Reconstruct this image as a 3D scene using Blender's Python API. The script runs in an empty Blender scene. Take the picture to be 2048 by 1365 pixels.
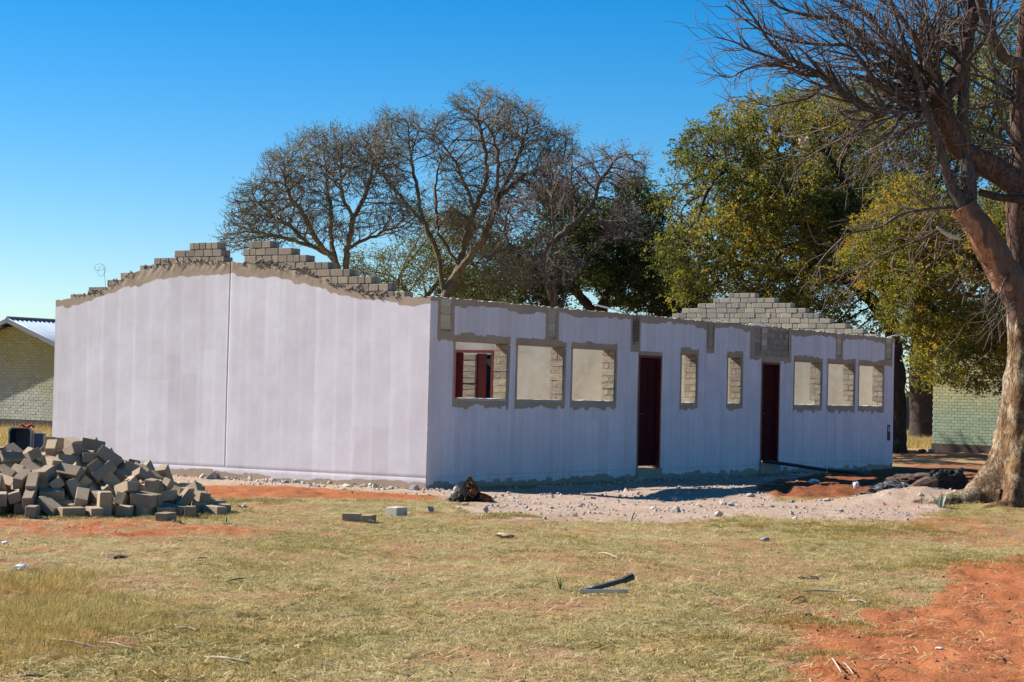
import bpy, bmesh, math, random
import numpy as np
from mathutils import Vector, Matrix, Quaternion
from mathutils import noise as mn
random.seed(7); np.random.seed(7)
SC = bpy.context.scene
COL = SC.collection
# ------------------------------------------------------------------ camera, sky, sun, exposure
FPX = 4100.0
PITCH, ROLL, CH = math.radians(1.44), math.radians(1.37), 1.56
_F = Vector((0, math.cos(PITCH), math.sin(PITCH)))
_u0 = Vector((0, -math.sin(PITCH), math.cos(PITCH)))
_R = Vector((math.cos(ROLL), 0, 0)) + math.sin(ROLL) * _u0
_U = Vector((-math.sin(ROLL), 0, 0)) + math.cos(ROLL) * _u0
CAMP = Vector((0, 0, CH))
cam = bpy.data.cameras.new('camera')
cam.sensor_width = 36.0
cam.lens = 36.0 * FPX / 2048.0
cam.clip_start = 0.1
cam.clip_end = 6000
camo = bpy.data.objects.new('camera', cam)
COL.objects.link(camo)
_m = Matrix((_R, _U, -_F)).transposed().to_4x4()
_m.translation = CAMP
camo.matrix_world = _m
SC.camera = camo

SUN_D = Vector((0.932, -0.362, 0)).normalized()        # the way the light travels, in plan
SUN_EL = math.radians(37.0)
SUN_TO = Vector((-SUN_D.x * math.cos(SUN_EL), -SUN_D.y * math.cos(SUN_EL), math.sin(SUN_EL)))
sun = bpy.data.lights.new('sun', 'SUN')
sun.energy = 5.0
sun.angle = math.radians(0.53)
sun.color = (1.0, 0.955, 0.89)
suno = bpy.data.objects.new('sun', sun)
COL.objects.link(suno)
suno.rotation_euler = SUN_TO.to_track_quat('Z', 'Y').to_euler()

world = bpy.data.worlds.new('World')
SC.world = world
world.use_nodes = True
wn = world.node_tree
wn.nodes.clear()
sky = wn.nodes.new('ShaderNodeTexSky')
sky.sky_type = 'NISHITA'
sky.sun_disc = False
sky.sun_elevation = SUN_EL
sky.sun_rotation = math.atan2(SUN_TO.x, SUN_TO.y)
sky.altitude = 1100
sky.air_density = 1.0
sky.dust_density = 0.35
sky.ozone_density = 4.5
hs = wn.nodes.new('ShaderNodeHueSaturation')
hs.inputs['Saturation'].default_value = 1.46
hs.inputs['Value'].default_value = 0.97
bg = wn.nodes.new('ShaderNodeBackground')
bg.inputs['Strength'].default_value = 0.066
wo = wn.nodes.new('ShaderNodeOutputWorld')
wn.links.new(sky.outputs[0], hs.inputs['Color'])
wn.links.new(hs.outputs[0], bg.inputs['Color'])
wn.links.new(bg.outputs[0], wo.inputs['Surface'])
SC.view_settings.view_transform = 'Standard'
SC.view_settings.look = 'None'
SC.view_settings.exposure = 1.1
SC.view_settings.gamma = 1.0
SC.view_settings.use_curve_mapping = False
SC.cycles.max_bounces = 6
SC.cycles.diffuse_bounces = 3
SC.cycles.transparent_max_bounces = 8

# ------------------------------------------------------------------ surveying helpers
def ray(px, py):
    return _F + _R * ((px - 1024) / FPX) + _U * ((682.5 - py) / FPX)

def G(px, py, z=0.0):                     # the ground point seen at a pixel of the photograph
    d = ray(px, py)
    k = (z - CH) / d.z
    return (d.x * k, d.y * k)

def W(px, py, Y):                         # the point seen at a pixel, at distance Y
    d = ray(px, py)
    return CAMP + d * (Y / d.y)

# ------------------------------------------------------------------ noise
def _hash(ix, iy, seed):
    h = (ix.astype(np.int64) * 374761393 + iy.astype(np.int64) * 668265263 + seed * 974634777) & 0x7fffffff
    h = ((h ^ (h >> 13)) * 1274126177) & 0x7fffffff
    h = h ^ (h >> 16)
    return (h & 0xffff) / 65535.0

def vnoise(x, y, seed=0):
    x = np.asarray(x, float); y = np.asarray(y, float)
    ix = np.floor(x); iy = np.floor(y)
    fx = x - ix; fy = y - iy
    fx = fx * fx * (3 - 2 * fx); fy = fy * fy * (3 - 2 * fy)
    a = _hash(ix, iy, seed); b = _hash(ix + 1, iy, seed)
    c = _hash(ix, iy + 1, seed); d = _hash(ix + 1, iy + 1, seed)
    return (a * (1 - fx) + b * fx) * (1 - fy) + (c * (1 - fx) + d * fx) * fy

def fbm(x, y, oct=4, seed=0):
    s = 0; a = 0.5; t = 0
    for o in range(oct):
        s = s + a * vnoise(np.asarray(x) * 2 ** o + 17.3 * o, np.asarray(y) * 2 ** o - 9.1 * o, seed + o)
        t += a; a *= 0.5
    return s / t

def hash1(i, seed=0):
    return _hash(np.asarray(np.floor(i)), np.zeros_like(np.asarray(i, float)), seed)

def sstep(a, b, x):
    t = np.clip((x - a) / (b - a), 0, 1)
    return t * t * (3 - 2 * t)

def poly_sd(px, py, pts):                 # signed distance to a polygon, positive inside
    px = np.asarray(px, float); py = np.asarray(py, float)
    d = np.full(px.shape, 1e9); inside = np.zeros(px.shape, bool)
    n = len(pts)
    for i in range(n):
        x0, y0 = pts[i]; x1, y1 = pts[(i + 1) % n]
        ex, ey = x1 - x0, y1 - y0
        t = np.clip(((px - x0) * ex + (py - y0) * ey) / (ex * ex + ey * ey + 1e-12), 0, 1)
        d = np.minimum(d, (px - x0 - t * ex) ** 2 + (py - y0 - t * ey) ** 2)
        c = ((y0 > py) != (y1 > py)) & (px < (x1 - x0) * (py - y0) / ((y1 - y0) + 1e-12) + x0)
        inside ^= c
    d = np.sqrt(d)
    return np.where(inside, d, -d)

# ------------------------------------------------------------------ object helpers
WL = {}
def tag(o, label=None, cat=None, group=None, kind=None):
    if label: o['label'] = label
    if cat: o['category'] = cat
    if group: o['group'] = group
    if kind: o['kind'] = kind
    return o

def thing(name, label, cat, loc=(0, 0, 0), group=None):
    o = bpy.data.objects.new(name, None)
    o.empty_display_size = 0.3
    COL.objects.link(o)
    o.location = loc
    WL[o.name] = Vector(loc)
    return tag(o, label, cat, group)

def link(name, me, mat=None, parent=None, origin=None):
    """Mesh whose vertices are in world metres, linked as one object; origin moves its pivot there."""
    if mat is not None and len(me.materials) == 0:
        for m in (mat if isinstance(mat, (list, tuple)) else [mat]):
            me.materials.append(m)
    o = bpy.data.objects.new(name, me)
    COL.objects.link(o)
    if parent is not None:
        o.parent = parent
        o.location = -WL[parent.name]
        WL[o.name] = Vector((0, 0, 0))
    elif origin is not None:
        v = Vector(origin)
        me.transform(Matrix.Translation(-v))
        o.location = v
        WL[o.name] = v
    else:
        WL[o.name] = Vector((0, 0, 0))
    return o

def place(name, me, M, parent=None, mat=None):
    """A shared mesh placed by a world matrix."""
    o = bpy.data.objects.new(name, me)
    COL.objects.link(o)
    if parent is not None:
        o.parent = parent
        o.matrix_local = Matrix.Translation(-WL[parent.name]) @ M
    else:
        o.matrix_world = M
    WL[o.name] = M.translation.copy()
    return o

def mesh_np(name, V, F, smooth=False, attrs=None):
    V = np.asarray(V, np.float32).reshape(-1, 3)
    F = np.asarray(F, np.int32)
    me = bpy.data.meshes.new(name)
    k = F.shape[1]; nf = len(F)
    me.vertices.add(len(V)); me.vertices.foreach_set('co', V.ravel())
    me.loops.add(nf * k); me.loops.foreach_set('vertex_index', F.ravel())
    me.polygons.add(nf)
    me.polygons.foreach_set('loop_start', np.arange(0, nf * k, k, dtype=np.int32))
    me.polygons.foreach_set('loop_total', np.full(nf, k, np.int32))
    if smooth: me.polygons.foreach_set('use_smooth', np.ones(nf, bool))
    me.update(calc_edges=True)
    for an, (typ, data) in (attrs or {}).items():
        a = me.attributes.new(an, typ, 'POINT')
        data = np.asarray(data, np.float32)
        a.data.foreach_set('value' if typ == 'FLOAT' else ('color' if typ == 'FLOAT_COLOR' else 'vector'), data.ravel())
    return me

class MB:
    def __init__(s): s.v = []; s.f = []
    def add(s, vs, fs):
        b = len(s.v); s.v += [tuple(v) for v in vs]; s.f += [tuple(b + i for i in f) for f in fs]
    def box(s, c, h, ax=None):
        ax = ax or (Vector((1, 0, 0)), Vector((0, 1, 0)), Vector((0, 0, 1)))
        c = Vector(c)
        vs = [c + ax[0] * (i * h[0]) + ax[1] * (j * h[1]) + ax[2] * (k * h[2]) for i in (-1, 1) for j in (-1, 1) for k in (-1, 1)]
        s.add(vs, [(0, 1, 3, 2), (4, 6, 7, 5), (0, 4, 5, 1), (2, 3, 7, 6), (0, 2, 6, 4), (1, 5, 7, 3)])
    def tube(s, pts, rad, n=8, cap=True):
        pts = [Vector(p) for p in pts]
        if not hasattr(rad, '__len__'): rad = [rad] * len(pts)
        b = len(s.v); up = None
        for i, p in enumerate(pts):
            t = (pts[min(i + 1, len(pts) - 1)] - pts[max(i - 1, 0)]).normalized()
            if up is None:
                up = t.orthogonal().normalized()
            up = (up - t * up.dot(t)).normalized(); w = t.cross(up)
            for k in range(n):
                a = 2 * math.pi * k / n
                s.v.append(tuple(p + (up * math.cos(a) + w * math.sin(a)) * rad[i]))
        for i in range(len(pts) - 1):
            for k in range(n):
                s.f.append((b + i * n + k, b + i * n + (k + 1) % n, b + (i + 1) * n + (k + 1) % n, b + (i + 1) * n + k))
        if cap:
            s.f.append(tuple(b + k for k in range(n))[::-1])
            e = b + (len(pts) - 1) * n
            s.f.append(tuple(e + k for k in range(n)))
    def mesh(s, name, smooth=False):
        me = bpy.data.meshes.new(name)
        me.from_pydata(s.v, [], s.f); me.update()
        if smooth:
            me.polygons.foreach_set('use_smooth', [True] * len(me.polygons))
        return me
    def build(s, name, mat, parent=None, smooth=False, origin=None):
        return link(name, s.mesh(name, smooth), mat, parent, origin)

# ------------------------------------------------------------------ materials
class NT:
    def __init__(s, name):
        s.m = bpy.data.materials.new(name); s.m.use_nodes = True
        s.t = s.m.node_tree; s.t.nodes.clear()
        s.out = s.n('ShaderNodeOutputMaterial')
    def n(s, typ, **kw):
        nd = s.t.nodes.new(typ)
        for k, v in kw.items():
            if k.startswith('i_'): nd.inputs[k[2:].replace('_', ' ')].default_value = v
            else: setattr(nd, k, v)
        return nd
    def l(s, a, b): s.t.links.new(a, b)
    def setin(s, sock, v):
        if hasattr(v, 'is_output') or isinstance(v, bpy.types.NodeSocket): s.l(v, sock)
        elif v is not None:
            if isinstance(v, (tuple, list)) and len(v) == 3 and sock.type == 'RGBA': v = (*v, 1)
            sock.default_value = v
    def coord(s, kind='Object'): return s.n('ShaderNodeTexCoord').outputs[kind]
    def pos(s): return s.n('ShaderNodeNewGeometry').outputs['Position']
    def noise(s, scale, detail=4, rough=0.55, vec=None, dist=0.0):
        nd = s.n('ShaderNodeTexNoise'); nd.inputs['Scale'].default_value = scale
        nd.inputs['Detail'].default_value = detail; nd.inputs['Roughness'].default_value = rough
        nd.inputs['Distortion'].default_value = dist
        if vec is not None: s.l(vec, nd.inputs['Vector'])
        return nd.outputs['Fac']
    def mapping(s, vec, scale=(1, 1, 1)):
        nd = s.n('ShaderNodeMapping'); nd.inputs['Scale'].default_value = scale
        s.l(vec, nd.inputs['Vector']); return nd.outputs[0]
    def ramp(s, fac, stops, interp='LINEAR'):
        nd = s.n('ShaderNodeValToRGB'); nd.color_ramp.interpolation = interp
        cr = nd.color_ramp
        while len(cr.elements) < len(stops): cr.elements.new(0.5)
        for e, (p, c) in zip(cr.elements, stops):
            e.position = p; e.color = (*c, 1) if len(c) == 3 else c
        s.l(fac, nd.inputs[0]); return nd.outputs[0]
    def mix(s, fac, a, b, mode='MIX'):
        nd = s.n('ShaderNodeMix'); nd.data_type = 'RGBA'; nd.blend_type = mode
        s.setin(nd.inputs[0], fac); s.setin(nd.inputs[6], a); s.setin(nd.inputs[7], b)
        return nd.outputs[2]
    def math(s, op, a, b=None, c=None, clamp=False):
        nd = s.n('ShaderNodeMath'); nd.operation = op; nd.use_clamp = clamp
        s.setin(nd.inputs[0], a)
        if b is not None: s.setin(nd.inputs[1], b)
        if c is not None: s.setin(nd.inputs[2], c)
        return nd.outputs[0]
    def mapr(s, v, a, b, c=0.0, d=1.0):
        nd = s.n('ShaderNodeMapRange'); s.l(v, nd.inputs[0])
        for i, q in enumerate((a, b, c, d)): nd.inputs[i + 1].default_value = q
        return nd.outputs[0]
    def attr(s, name, out='Fac'):
        nd = s.n('ShaderNodeAttribute'); nd.attribute_name = name; return nd.outputs[out]
    def rnd(s): return s.n('ShaderNodeObjectInfo').outputs['Random']
    def bump(s, h, strength=0.5, dist=0.01, normal=None):
        nd = s.n('ShaderNodeBump'); nd.inputs['Strength'].default_value = strength
        nd.inputs['Distance'].default_value = dist; s.l(h, nd.inputs['Height'])
        if normal is not None: s.l(normal, nd.inputs['Normal'])
        return nd.outputs[0]
    def done(s, color, rough=0.9, normal=None, metallic=0.0, spec=0.3):
        p = s.n('ShaderNodeBsdfPrincipled')
        s.setin(p.inputs['Base Color'], color); s.setin(p.inputs['Roughness'], rough)
        p.inputs['Metallic'].default_value = metallic
        p.inputs['Specular IOR Level'].default_value = spec
        if normal is not None: s.l(normal, p.inputs['Normal'])
        s.l(p.outputs[0], s.out.inputs['Surface'])
        return s.m

def mat_brick(name, c1, c2, bump=0.5, scale=40, big=6):
    t = NT(name); co = t.pos(); r = t.rnd(); scale = scale * 1.8
    n1 = t.noise(scale, 6, 0.7, co); n2 = t.noise(big, 3, 0.5, t.pos())
    c = t.mix(t.mapr(n1, 0.3, 0.7), c1, c2)
    c = t.mix(t.math('MULTIPLY', t.mapr(n2, 0.35, 0.7), 0.5), c, tuple(x * 1.25 for x in c1))
    c = t.mix(1.0, c, t.ramp(r, [(0, (0.70, 0.70, 0.71)), (0.3, (0.9, 0.88, 0.87)), (0.7, (1.02, 0.98, 0.92)), (1, (1.2, 1.15, 1.05))]), 'MULTIPLY')
    pits = t.mapr(t.noise(scale * 3, 3, 0.7, co), 0.3, 0.42)
    c = t.mix(pits, tuple(x * 0.6 for x in c1), c)
    return t.done(c, 0.95, t.bump(t.math('ADD', n1, t.math('MULTIPLY', pits, 0.5)), bump, 0.006), spec=0.1)

M = {}
M['pile'] = mat_brick('pile_brick', (0.29, 0.225, 0.155), (0.40, 0.325, 0.235), 0.5)
M['wall_brick'] = mat_brick('wall_brick', (0.27, 0.225, 0.18), (0.37, 0.315, 0.255), 0.8, 30)
M['far_brick'] = mat_brick('far_brick', (0.31, 0.28, 0.225), (0.41, 0.375, 0.31), 0.8, 30)
M['rough_brick'] = mat_brick('rough_brick', (0.31, 0.26, 0.19), (0.50, 0.43, 0.33), 1.0, 22, 14)
M['slot_brick'] = mat_brick('slot_brick', (0.38, 0.33, 0.25), (0.62, 0.56, 0.44), 1.0, 22, 14)
M['mortar'] = mat_brick('mortar', (0.25, 0.215, 0.175), (0.40, 0.355, 0.29), 1.0, 18)
M['crumb'] = mat_brick('crumb', (0.45, 0.43, 0.38), (0.60, 0.57, 0.50), 1.0, 30)

def mat_plaster(name, pl1, pl2, paint_lo, paint_hi):
    t = NT(name); p = t.pos()
    base = t.mix(t.mapr(t.noise(1.6, 5, 0.6, p), 0.3, 0.7), pl1, pl2)
    base = t.mix(t.mapr(t.noise(14, 4, 0.6, p), 0.35, 0.75, 0, 0.35), base, tuple(x * 0.75 for x in pl1))
    tone = t.attr('tone')
    brush = t.noise(1.0, 3, 0.6, t.mapping(p, (26, 26, 1.5)))
    cloud = t.noise(2.2, 5, 0.6, p)
    f = t.math('ADD', tone, t.math('MULTIPLY', t.math('SUBTRACT', brush, 0.5), 0.45))
    f = t.math('ADD', f, t.math('MULTIPLY', t.math('SUBTRACT', cloud, 0.5), 1.1), clamp=True)
    paint = t.mix(f, paint_lo, paint_hi)
    mot = t.noise(9, 6, .7, p)
    paint = t.mix(t.mapr(mot, .35, .75, 0, .30), paint, paint_lo)
    dirt = t.mapr(t.noise(120, 2, 0.5, p), 0.70, 0.76)
    paint = t.mix(t.math('MULTIPLY', dirt, 0.25), paint, pl1)
    z = t.n('ShaderNodeSeparateXYZ'); t.l(p, z.inputs[0])
    low = t.math('MULTIPLY', t.mapr(z.outputs[2], 0.75, 0.1), t.mapr(t.noise(5, 4, 0.6, p), 0.3, 0.8))
    paint = t.mix(t.math('MULTIPLY', low, 0.35), paint, (0.50, 0.40, 0.33))
    edge = t.math('ADD', t.attr('paint'), t.math('MULTIPLY', t.math('SUBTRACT', t.noise(45, 3, 0.6, p), 0.5), 0.035))
    m = t.mapr(edge, -0.004, 0.005)
    col = t.mix(m, base, paint)
    h = t.math('ADD', t.noise(55, 4, 0.6, p), t.math('MULTIPLY', t.noise(5, 3, 0.5, p), 1.2))
    nrm = t.bump(h, 0.35, 0.006)
    return t.done(col, 0.88, nrm, spec=0.2)
M['plaster'] = mat_plaster('painted_plaster', (0.34, 0.255, 0.18), (0.43, 0.33, 0.24), (0.565, 0.515, 0.53), (0.74, 0.70, 0.73))
t = NT('raw_plaster'); p = t.pos()
c = t.mix(t.mapr(t.noise(0.9, 5, 0.65, p, 0.6), 0.3, 0.7), (0.30, 0.265, 0.20), (0.45, 0.42, 0.34))
c = t.mix(t.mapr(t.noise(7, 4, 0.6, p), 0.4, 0.8, 0, 0.4), c, (0.50, 0.48, 0.42))
M['raw'] = t.done(c, 0.9, t.bump(t.noise(40, 4, 0.6, p), 0.35, 0.006), spec=0.15)

def simple(name, col, rough=0.6, metallic=0.0, var=0.15, scale=20, bump=0.0, spec=0.4):
    t = NT(name); co = t.pos()
    n = t.noise(scale, 4, 0.6, co)
    c = t.mix(t.mapr(n, 0.3, 0.7), tuple(x * (1 - var) for x in col), tuple(min(1, x * (1 + var)) for x in col))
    return t.done(c, rough, t.bump(n, bump, 0.01) if bump else None, metallic, spec)
M['red_steel'] = simple('maroon_steel', (0.13, 0.008, 0.009), 0.6, 0, 0.25, 6)
M['red_leaf'] = simple('maroon_leaf', (0.040, 0.003, 0.004), 0.85, 0, 0.3, 5, 0.0, 0.12)
M['groove'] = simple('dark_scratch', (0.08, 0.065, 0.055), 0.95)
M['dark_metal'] = simple('dark_green_metal', (0.045, 0.06, 0.05), 0.5, 0.2, 0.3, 30)
M['white_metal'] = simple('pale_metal', (0.42, 0.42, 0.42), 0.35, 0.7, 0.15, 30)
M['black_pipe'] = simple('black_pipe', (0.018, 0.018, 0.02), 0.45, 0, 0.3, 10)
M['white'] = simple('white_plastic', (0.78, 0.78, 0.8), 0.4, 0, 0.06, 20)
M['tub_out'] = simple('tub_grey', (0.22, 0.25, 0.27), 0.6, 0, 0.2, 12)
M['tub_in'] = simple('tub_blue', (0.012, 0.03, 0.075), 0.5, 0, 0.3, 12)
M['tub_blue'] = simple('tub_bright_blue', (0.03, 0.065, 0.14), 0.5, 0, 0.2, 12)
M['red_cloth'] = simple('red_rag', (0.45, 0.03, 0.025), 0.9)
M['wire'] = simple('rusty_wire', (0.12, 0.09, 0.07), 0.6, 0.5)
M['char'] = simple('charcoal', (0.014, 0.013, 0.012), 0.75, 0, 0.6, 25, 1.0, 0.3)
M['ashgrey'] = simple('grey_ash', (0.20, 0.19, 0.18), 0.95, 0, 0.8, 14, 1.0, 0.1)
M['stone'] = simple('pale_stone', (0.44, 0.37, 0.30), 0.95, 0, 0.25, 18, 0.8, 0.1)
M['grey_stone'] = simple('grey_stone', (0.30, 0.29, 0.29), 0.95, 0, 0.25, 18, 0.8, 0.1)
M['twig_dry'] = simple('dry_twig', (0.36, 0.29, 0.21), 0.9, 0, 0.3, 20)
M['pod'] = simple('dry_pod', (0.09, 0.05, 0.03), 0.6, 0, 0.5, 12)
M['curl'] = simple('dry_curl', (0.38, 0.28, 0.16), 0.8, 0, 0.4, 12)
M['roof'] = simple('zinc_roof', (0.30, 0.36, 0.41), 0.5, 0.2, 0.12, 1.5)
M['fascia'] = simple('grey_fascia', (0.14, 0.16, 0.17), 0.7)
M['dark'] = simple('dark_timber', (0.03, 0.025, 0.02), 0.8)
M['peel_wood'] = simple('bare_wood', (0.36, 0.19, 0.10), 0.8, 0, 0.35, 6, 0.5)
M['nest'] = simple('straw_nest', (0.40, 0.32, 0.2), 0.95)

def mat_bark(name, c1, c2, c3, scale=1.0, bump=1.0):
    t = NT(name); p = t.pos()
    st = t.mapping(p, (1, 1, 0.28))
    n1 = t.noise(9 * scale, 6, 0.65, st, 0.8)
    n2 = t.noise(2.2 * scale, 4, 0.6, p, 0.5)
    crack = t.mapr(t.noise(17 * scale, 5, 0.75, t.mapping(p, (1, 1, 0.35)), 1.5), 0.36, 0.50)
    c = t.mix(t.mapr(n1, 0.3, 0.7), c1, c2)
    c = t.mix(t.mapr(n2, 0.45, 0.65), c, c3)
    c = t.mix(t.math('MULTIPLY', t.math('SUBTRACT', 1.0, crack), 0.6), c, tuple(x * 0.35 for x in c1))
    h = t.math('ADD', t.math('MULTIPLY', n1, 1.2), t.math('MULTIPLY', crack, 0.7))
    return t.done(c, 0.95, t.bump(h, bump, 0.03 / scale), spec=0.1)
M['bark_big'] = mat_bark('pale_bark', (0.07, 0.035, 0.02), (0.29, 0.175, 0.085), (0.37, 0.285, 0.19), 1.25, 1.0)
M['bark_limb'] = mat_bark('brown_bark', (0.10, 0.06, 0.045), (0.19, 0.115, 0.085), (0.15, 0.09, 0.065), 1.3, 0.9)
M['bark_grey'] = mat_bark('grey_brown_bark', (0.085, 0.062, 0.052), (0.165, 0.125, 0.105), (0.125, 0.095, 0.08), 1.3, 0.8)
M['bark_acacia'] = mat_bark('acacia_bark', (0.10, 0.075, 0.05), (0.20, 0.155, 0.105), (0.24, 0.19, 0.12), 1.0, 0.7)
M['bark_dark'] = mat_bark('dark_bark', (0.05, 0.035, 0.028), (0.10, 0.07, 0.055), (0.07, 0.05, 0.04), 1.0, 0.8)
M['twig'] = simple('grey_twig', (0.135, 0.10, 0.085), 0.9, 0, 0.3, 3)
M['twig_acacia'] = simple('acacia_twig', (0.13, 0.105, 0.08), 0.9, 0, 0.3, 1.5)

def mat_leaf(name, stops, trans=0.35):
    t = NT(name)
    c = t.ramp(t.attr('tint'), stops)
    d = t.n('ShaderNodeBsdfPrincipled'); t.l(c, d.inputs['Base Color']); d.inputs['Roughness'].default_value = 0.6
    d.inputs['Specular IOR Level'].default_value = 0.25
    tr = t.n('ShaderNodeBsdfTranslucent')
    t.l(t.mix(1.0, c, (1.5, 1.45, 0.7), 'MULTIPLY'), tr.inputs['Color'])
    mx = t.n('ShaderNodeMixShader'); mx.inputs[0].default_value = trans
    t.l(d.outputs[0], mx.inputs[1]); t.l(tr.outputs[0], mx.inputs[2]); t.l(mx.outputs[0], t.out.inputs['Surface'])
    return t.m
M['leaf_yellow'] = mat_leaf('yellow_green_leaf', [(0, (0.030, 0.042, 0.014)), (0.3, (0.095, 0.105, 0.025)), (0.55, (0.165, 0.165, 0.032)), (0.82, (0.30, 0.22, 0.03)), (0.95, (0.36, 0.17, 0.025)), (1, (0.11, 0.055, 0.025))], 0.48)
M['leaf_dark'] = mat_leaf('dark_green_leaf', [(0, (0.014, 0.024, 0.010)), (0.5, (0.038, 0.056, 0.018)), (0.85, (0.08, 0.11, 0.028)), (1, (0.14, 0.19, 0.03))], 0.3)
M['leaf_acacia'] = mat_leaf('acacia_leaf', [(0, (0.05, 0.06, 0.03)), (0.6, (0.11, 0.12, 0.05)), (1, (0.17, 0.19, 0.05))], 0.3)
M['palm'] = mat_leaf('palm_frond', [(0, (0.02, 0.035, 0.03)), (1, (0.05, 0.08, 0.05))], 0.15)
M['aloe'] = simple('aloe_leaf', (0.22, 0.28, 0.20), 0.6, 0, 0.2, 15)
M['blade_green'] = simple('green_blade', (0.10, 0.16, 0.04), 0.6, 0, 0.3, 15)
# ------------------------------------------------------------------ where the building stands
CORNER = Vector((*G(852, 981), 0.0))
_a = math.radians(33.2)
DA = Vector((math.sin(_a), math.cos(_a), 0))           # along the long wall, away
DB = Vector((-math.cos(_a), math.sin(_a), 0))          # along the gable, to the left
UPV = Vector((0, 0, 1))
LEN, WID, EAVE, THK, CRS = 18.62, 8.22, 3.04, 0.25, 0.124
PILE_O = (-5.4, 25.2)

def bl(s, w, z):                                       # s along the long wall, w inward, z up
    return CORNER + DA * s + DB * w + UPV * z

# ------------------------------------------------------------------ the ground and its zones
def PG(*pts): return [G(*p) for p in pts]
Z_SAND_NEAR = PG((2300, 1085), (2048, 1128), (1960, 1150), (1880, 1172), (1800, 1205), (1700, 1238), (1610, 1252), (1595, 1268), (1680, 1290), (1640, 1330), (1560, 1365)) + [(1.2, 9), (1.0, 2), (9, 2), (9, 15)]
Z_SAND_STRIP = PG((260, 975), (560, 982), (900, 994), (880, 1003), (640, 1001), (430, 1004), (240, 1010), (100, 1010))
Z_GRAVEL_1 = PG((240, 945), (860, 985), (1700, 945), (1780, 938), (1790, 946), (1540, 985), (1560, 1003), (1730, 1003), (1950, 1012), (1800, 1047), (1640, 1048), (1450, 1040), (1200, 1046), (1010, 1044), (925, 1030), (880, 1000), (700, 982), (520, 975), (230, 968))
Z_SAND_HEAP = PG((1500, 984), (1560, 962), (1640, 952), (1790, 938), (1900, 932), (2100, 930), (2100, 1000), (1960, 990), (1750, 1000), (1600, 1000))
Z_SAND_FAR = PG((1780, 896), (1870, 905), (2300, 905), (2400, 1000), (2050, 1000), (1790, 945))
Z_STRAW_FAR = PG((1790, 915), (1990, 915), (1980, 935), (1792, 930))
Z_LEFT_RED = PG((-100, 1030), (450, 1035), (500, 1062), (360, 1085), (200, 1095), (60, 1140), (-100, 1150))
Z_RIGHT_MIX = PG((1760, 1045), (2200, 1020), (2200, 1110), (1900, 1100), (1700, 1075))

def zones(x, y):
    """sand, gravel and grass amounts of the ground at points (numpy arrays)."""
    n1 = fbm(x * 0.9, y * 0.55, 4, 11) - 0.5
    n2 = fbm(x * 3.5, y * 2.2, 3, 23) - 0.5
    wob = n1 * 1.5 + n2 * 0.5
    sand = sstep(-0.25, 0.45, poly_sd(x, y, Z_SAND_NEAR) + 0.12 + wob * 1.0 + (fbm(x * 11, y * 8, 2, 29) - .5) * .5)
    sand = np.maximum(sand, sstep(-0.2, 0.3, poly_sd(x, y, Z_SAND_STRIP) + wob * 1.0))
    heap = sstep(-0.2, 0.4, poly_sd(x, y, Z_SAND_HEAP) + wob * 1.0)
    far = sstep(-0.4, 0.6, poly_sd(x, y, Z_SAND_FAR) + wob * 2)
    straw = sstep(-0.4, 0.6, poly_sd(x, y, Z_STRAW_FAR) + wob * 1.5)
    sand = np.maximum(np.maximum(sand, heap), far * (1 - straw * 0.7))
    gravel = sstep(-0.25, 0.35, poly_sd(x, y, Z_GRAVEL_1) + wob * 0.9) * (1 - heap)
    # the strip of rubble all round the walls, on the inside of the building too
    rx = x - CORNER.x; ry = y - CORNER.y
    s = rx * DA.x + ry * DA.y; w = rx * DB.x + ry * DB.y
    inside = (s > -0.1) & (s < LEN + 0.1) & (w > -0.1) & (w < WID + 0.1)
    gravel = np.where(inside, 1.0, gravel); sand = np.where(inside, 0.2, sand)
    # grass: thin where the soil shows through
    g = fbm(x * 1.1 + 5, y * 0.8, 4, 31)
    g2 = fbm(x * 3.1, y * 2.0, 3, 41)
    g3 = fbm(x * 9, y * 6, 2, 43)
    patch = sstep(0.42, 0.52, g * 0.5 + g2 * 0.28 + g3 * 0.22 + 0.01)
    thin = sstep(-0.5, 0.5, poly_sd(x, y, Z_LEFT_RED) + wob * 2) * 0.9
    thin = np.maximum(thin, sstep(-0.6, 0.6, poly_sd(x, y, Z_RIGHT_MIX) + wob * 2) * 0.8)
    grass = np.clip(patch * 1.0 + 0.25 * sstep(0.3, 0.6, g2) - thin, 0, 1)
    grass = grass * (1 - sstep(0.25, 0.6, sand)) * (1 - sstep(0.2, 0.6, gravel))
    lr = np.maximum(sstep(-0.3, 0.7, poly_sd(x, y, Z_LEFT_RED) + wob * 2), 0.8 * sstep(-0.3, 0.7, poly_sd(x, y, Z_RIGHT_MIX) + wob * 2))
    sand = np.maximum(sand, 0.75 * lr * sstep(0.35, 0.6, g3 * .4 + g2 * .6))
    return sand, gravel, grass, inside, np.maximum(heap, 0)

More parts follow.
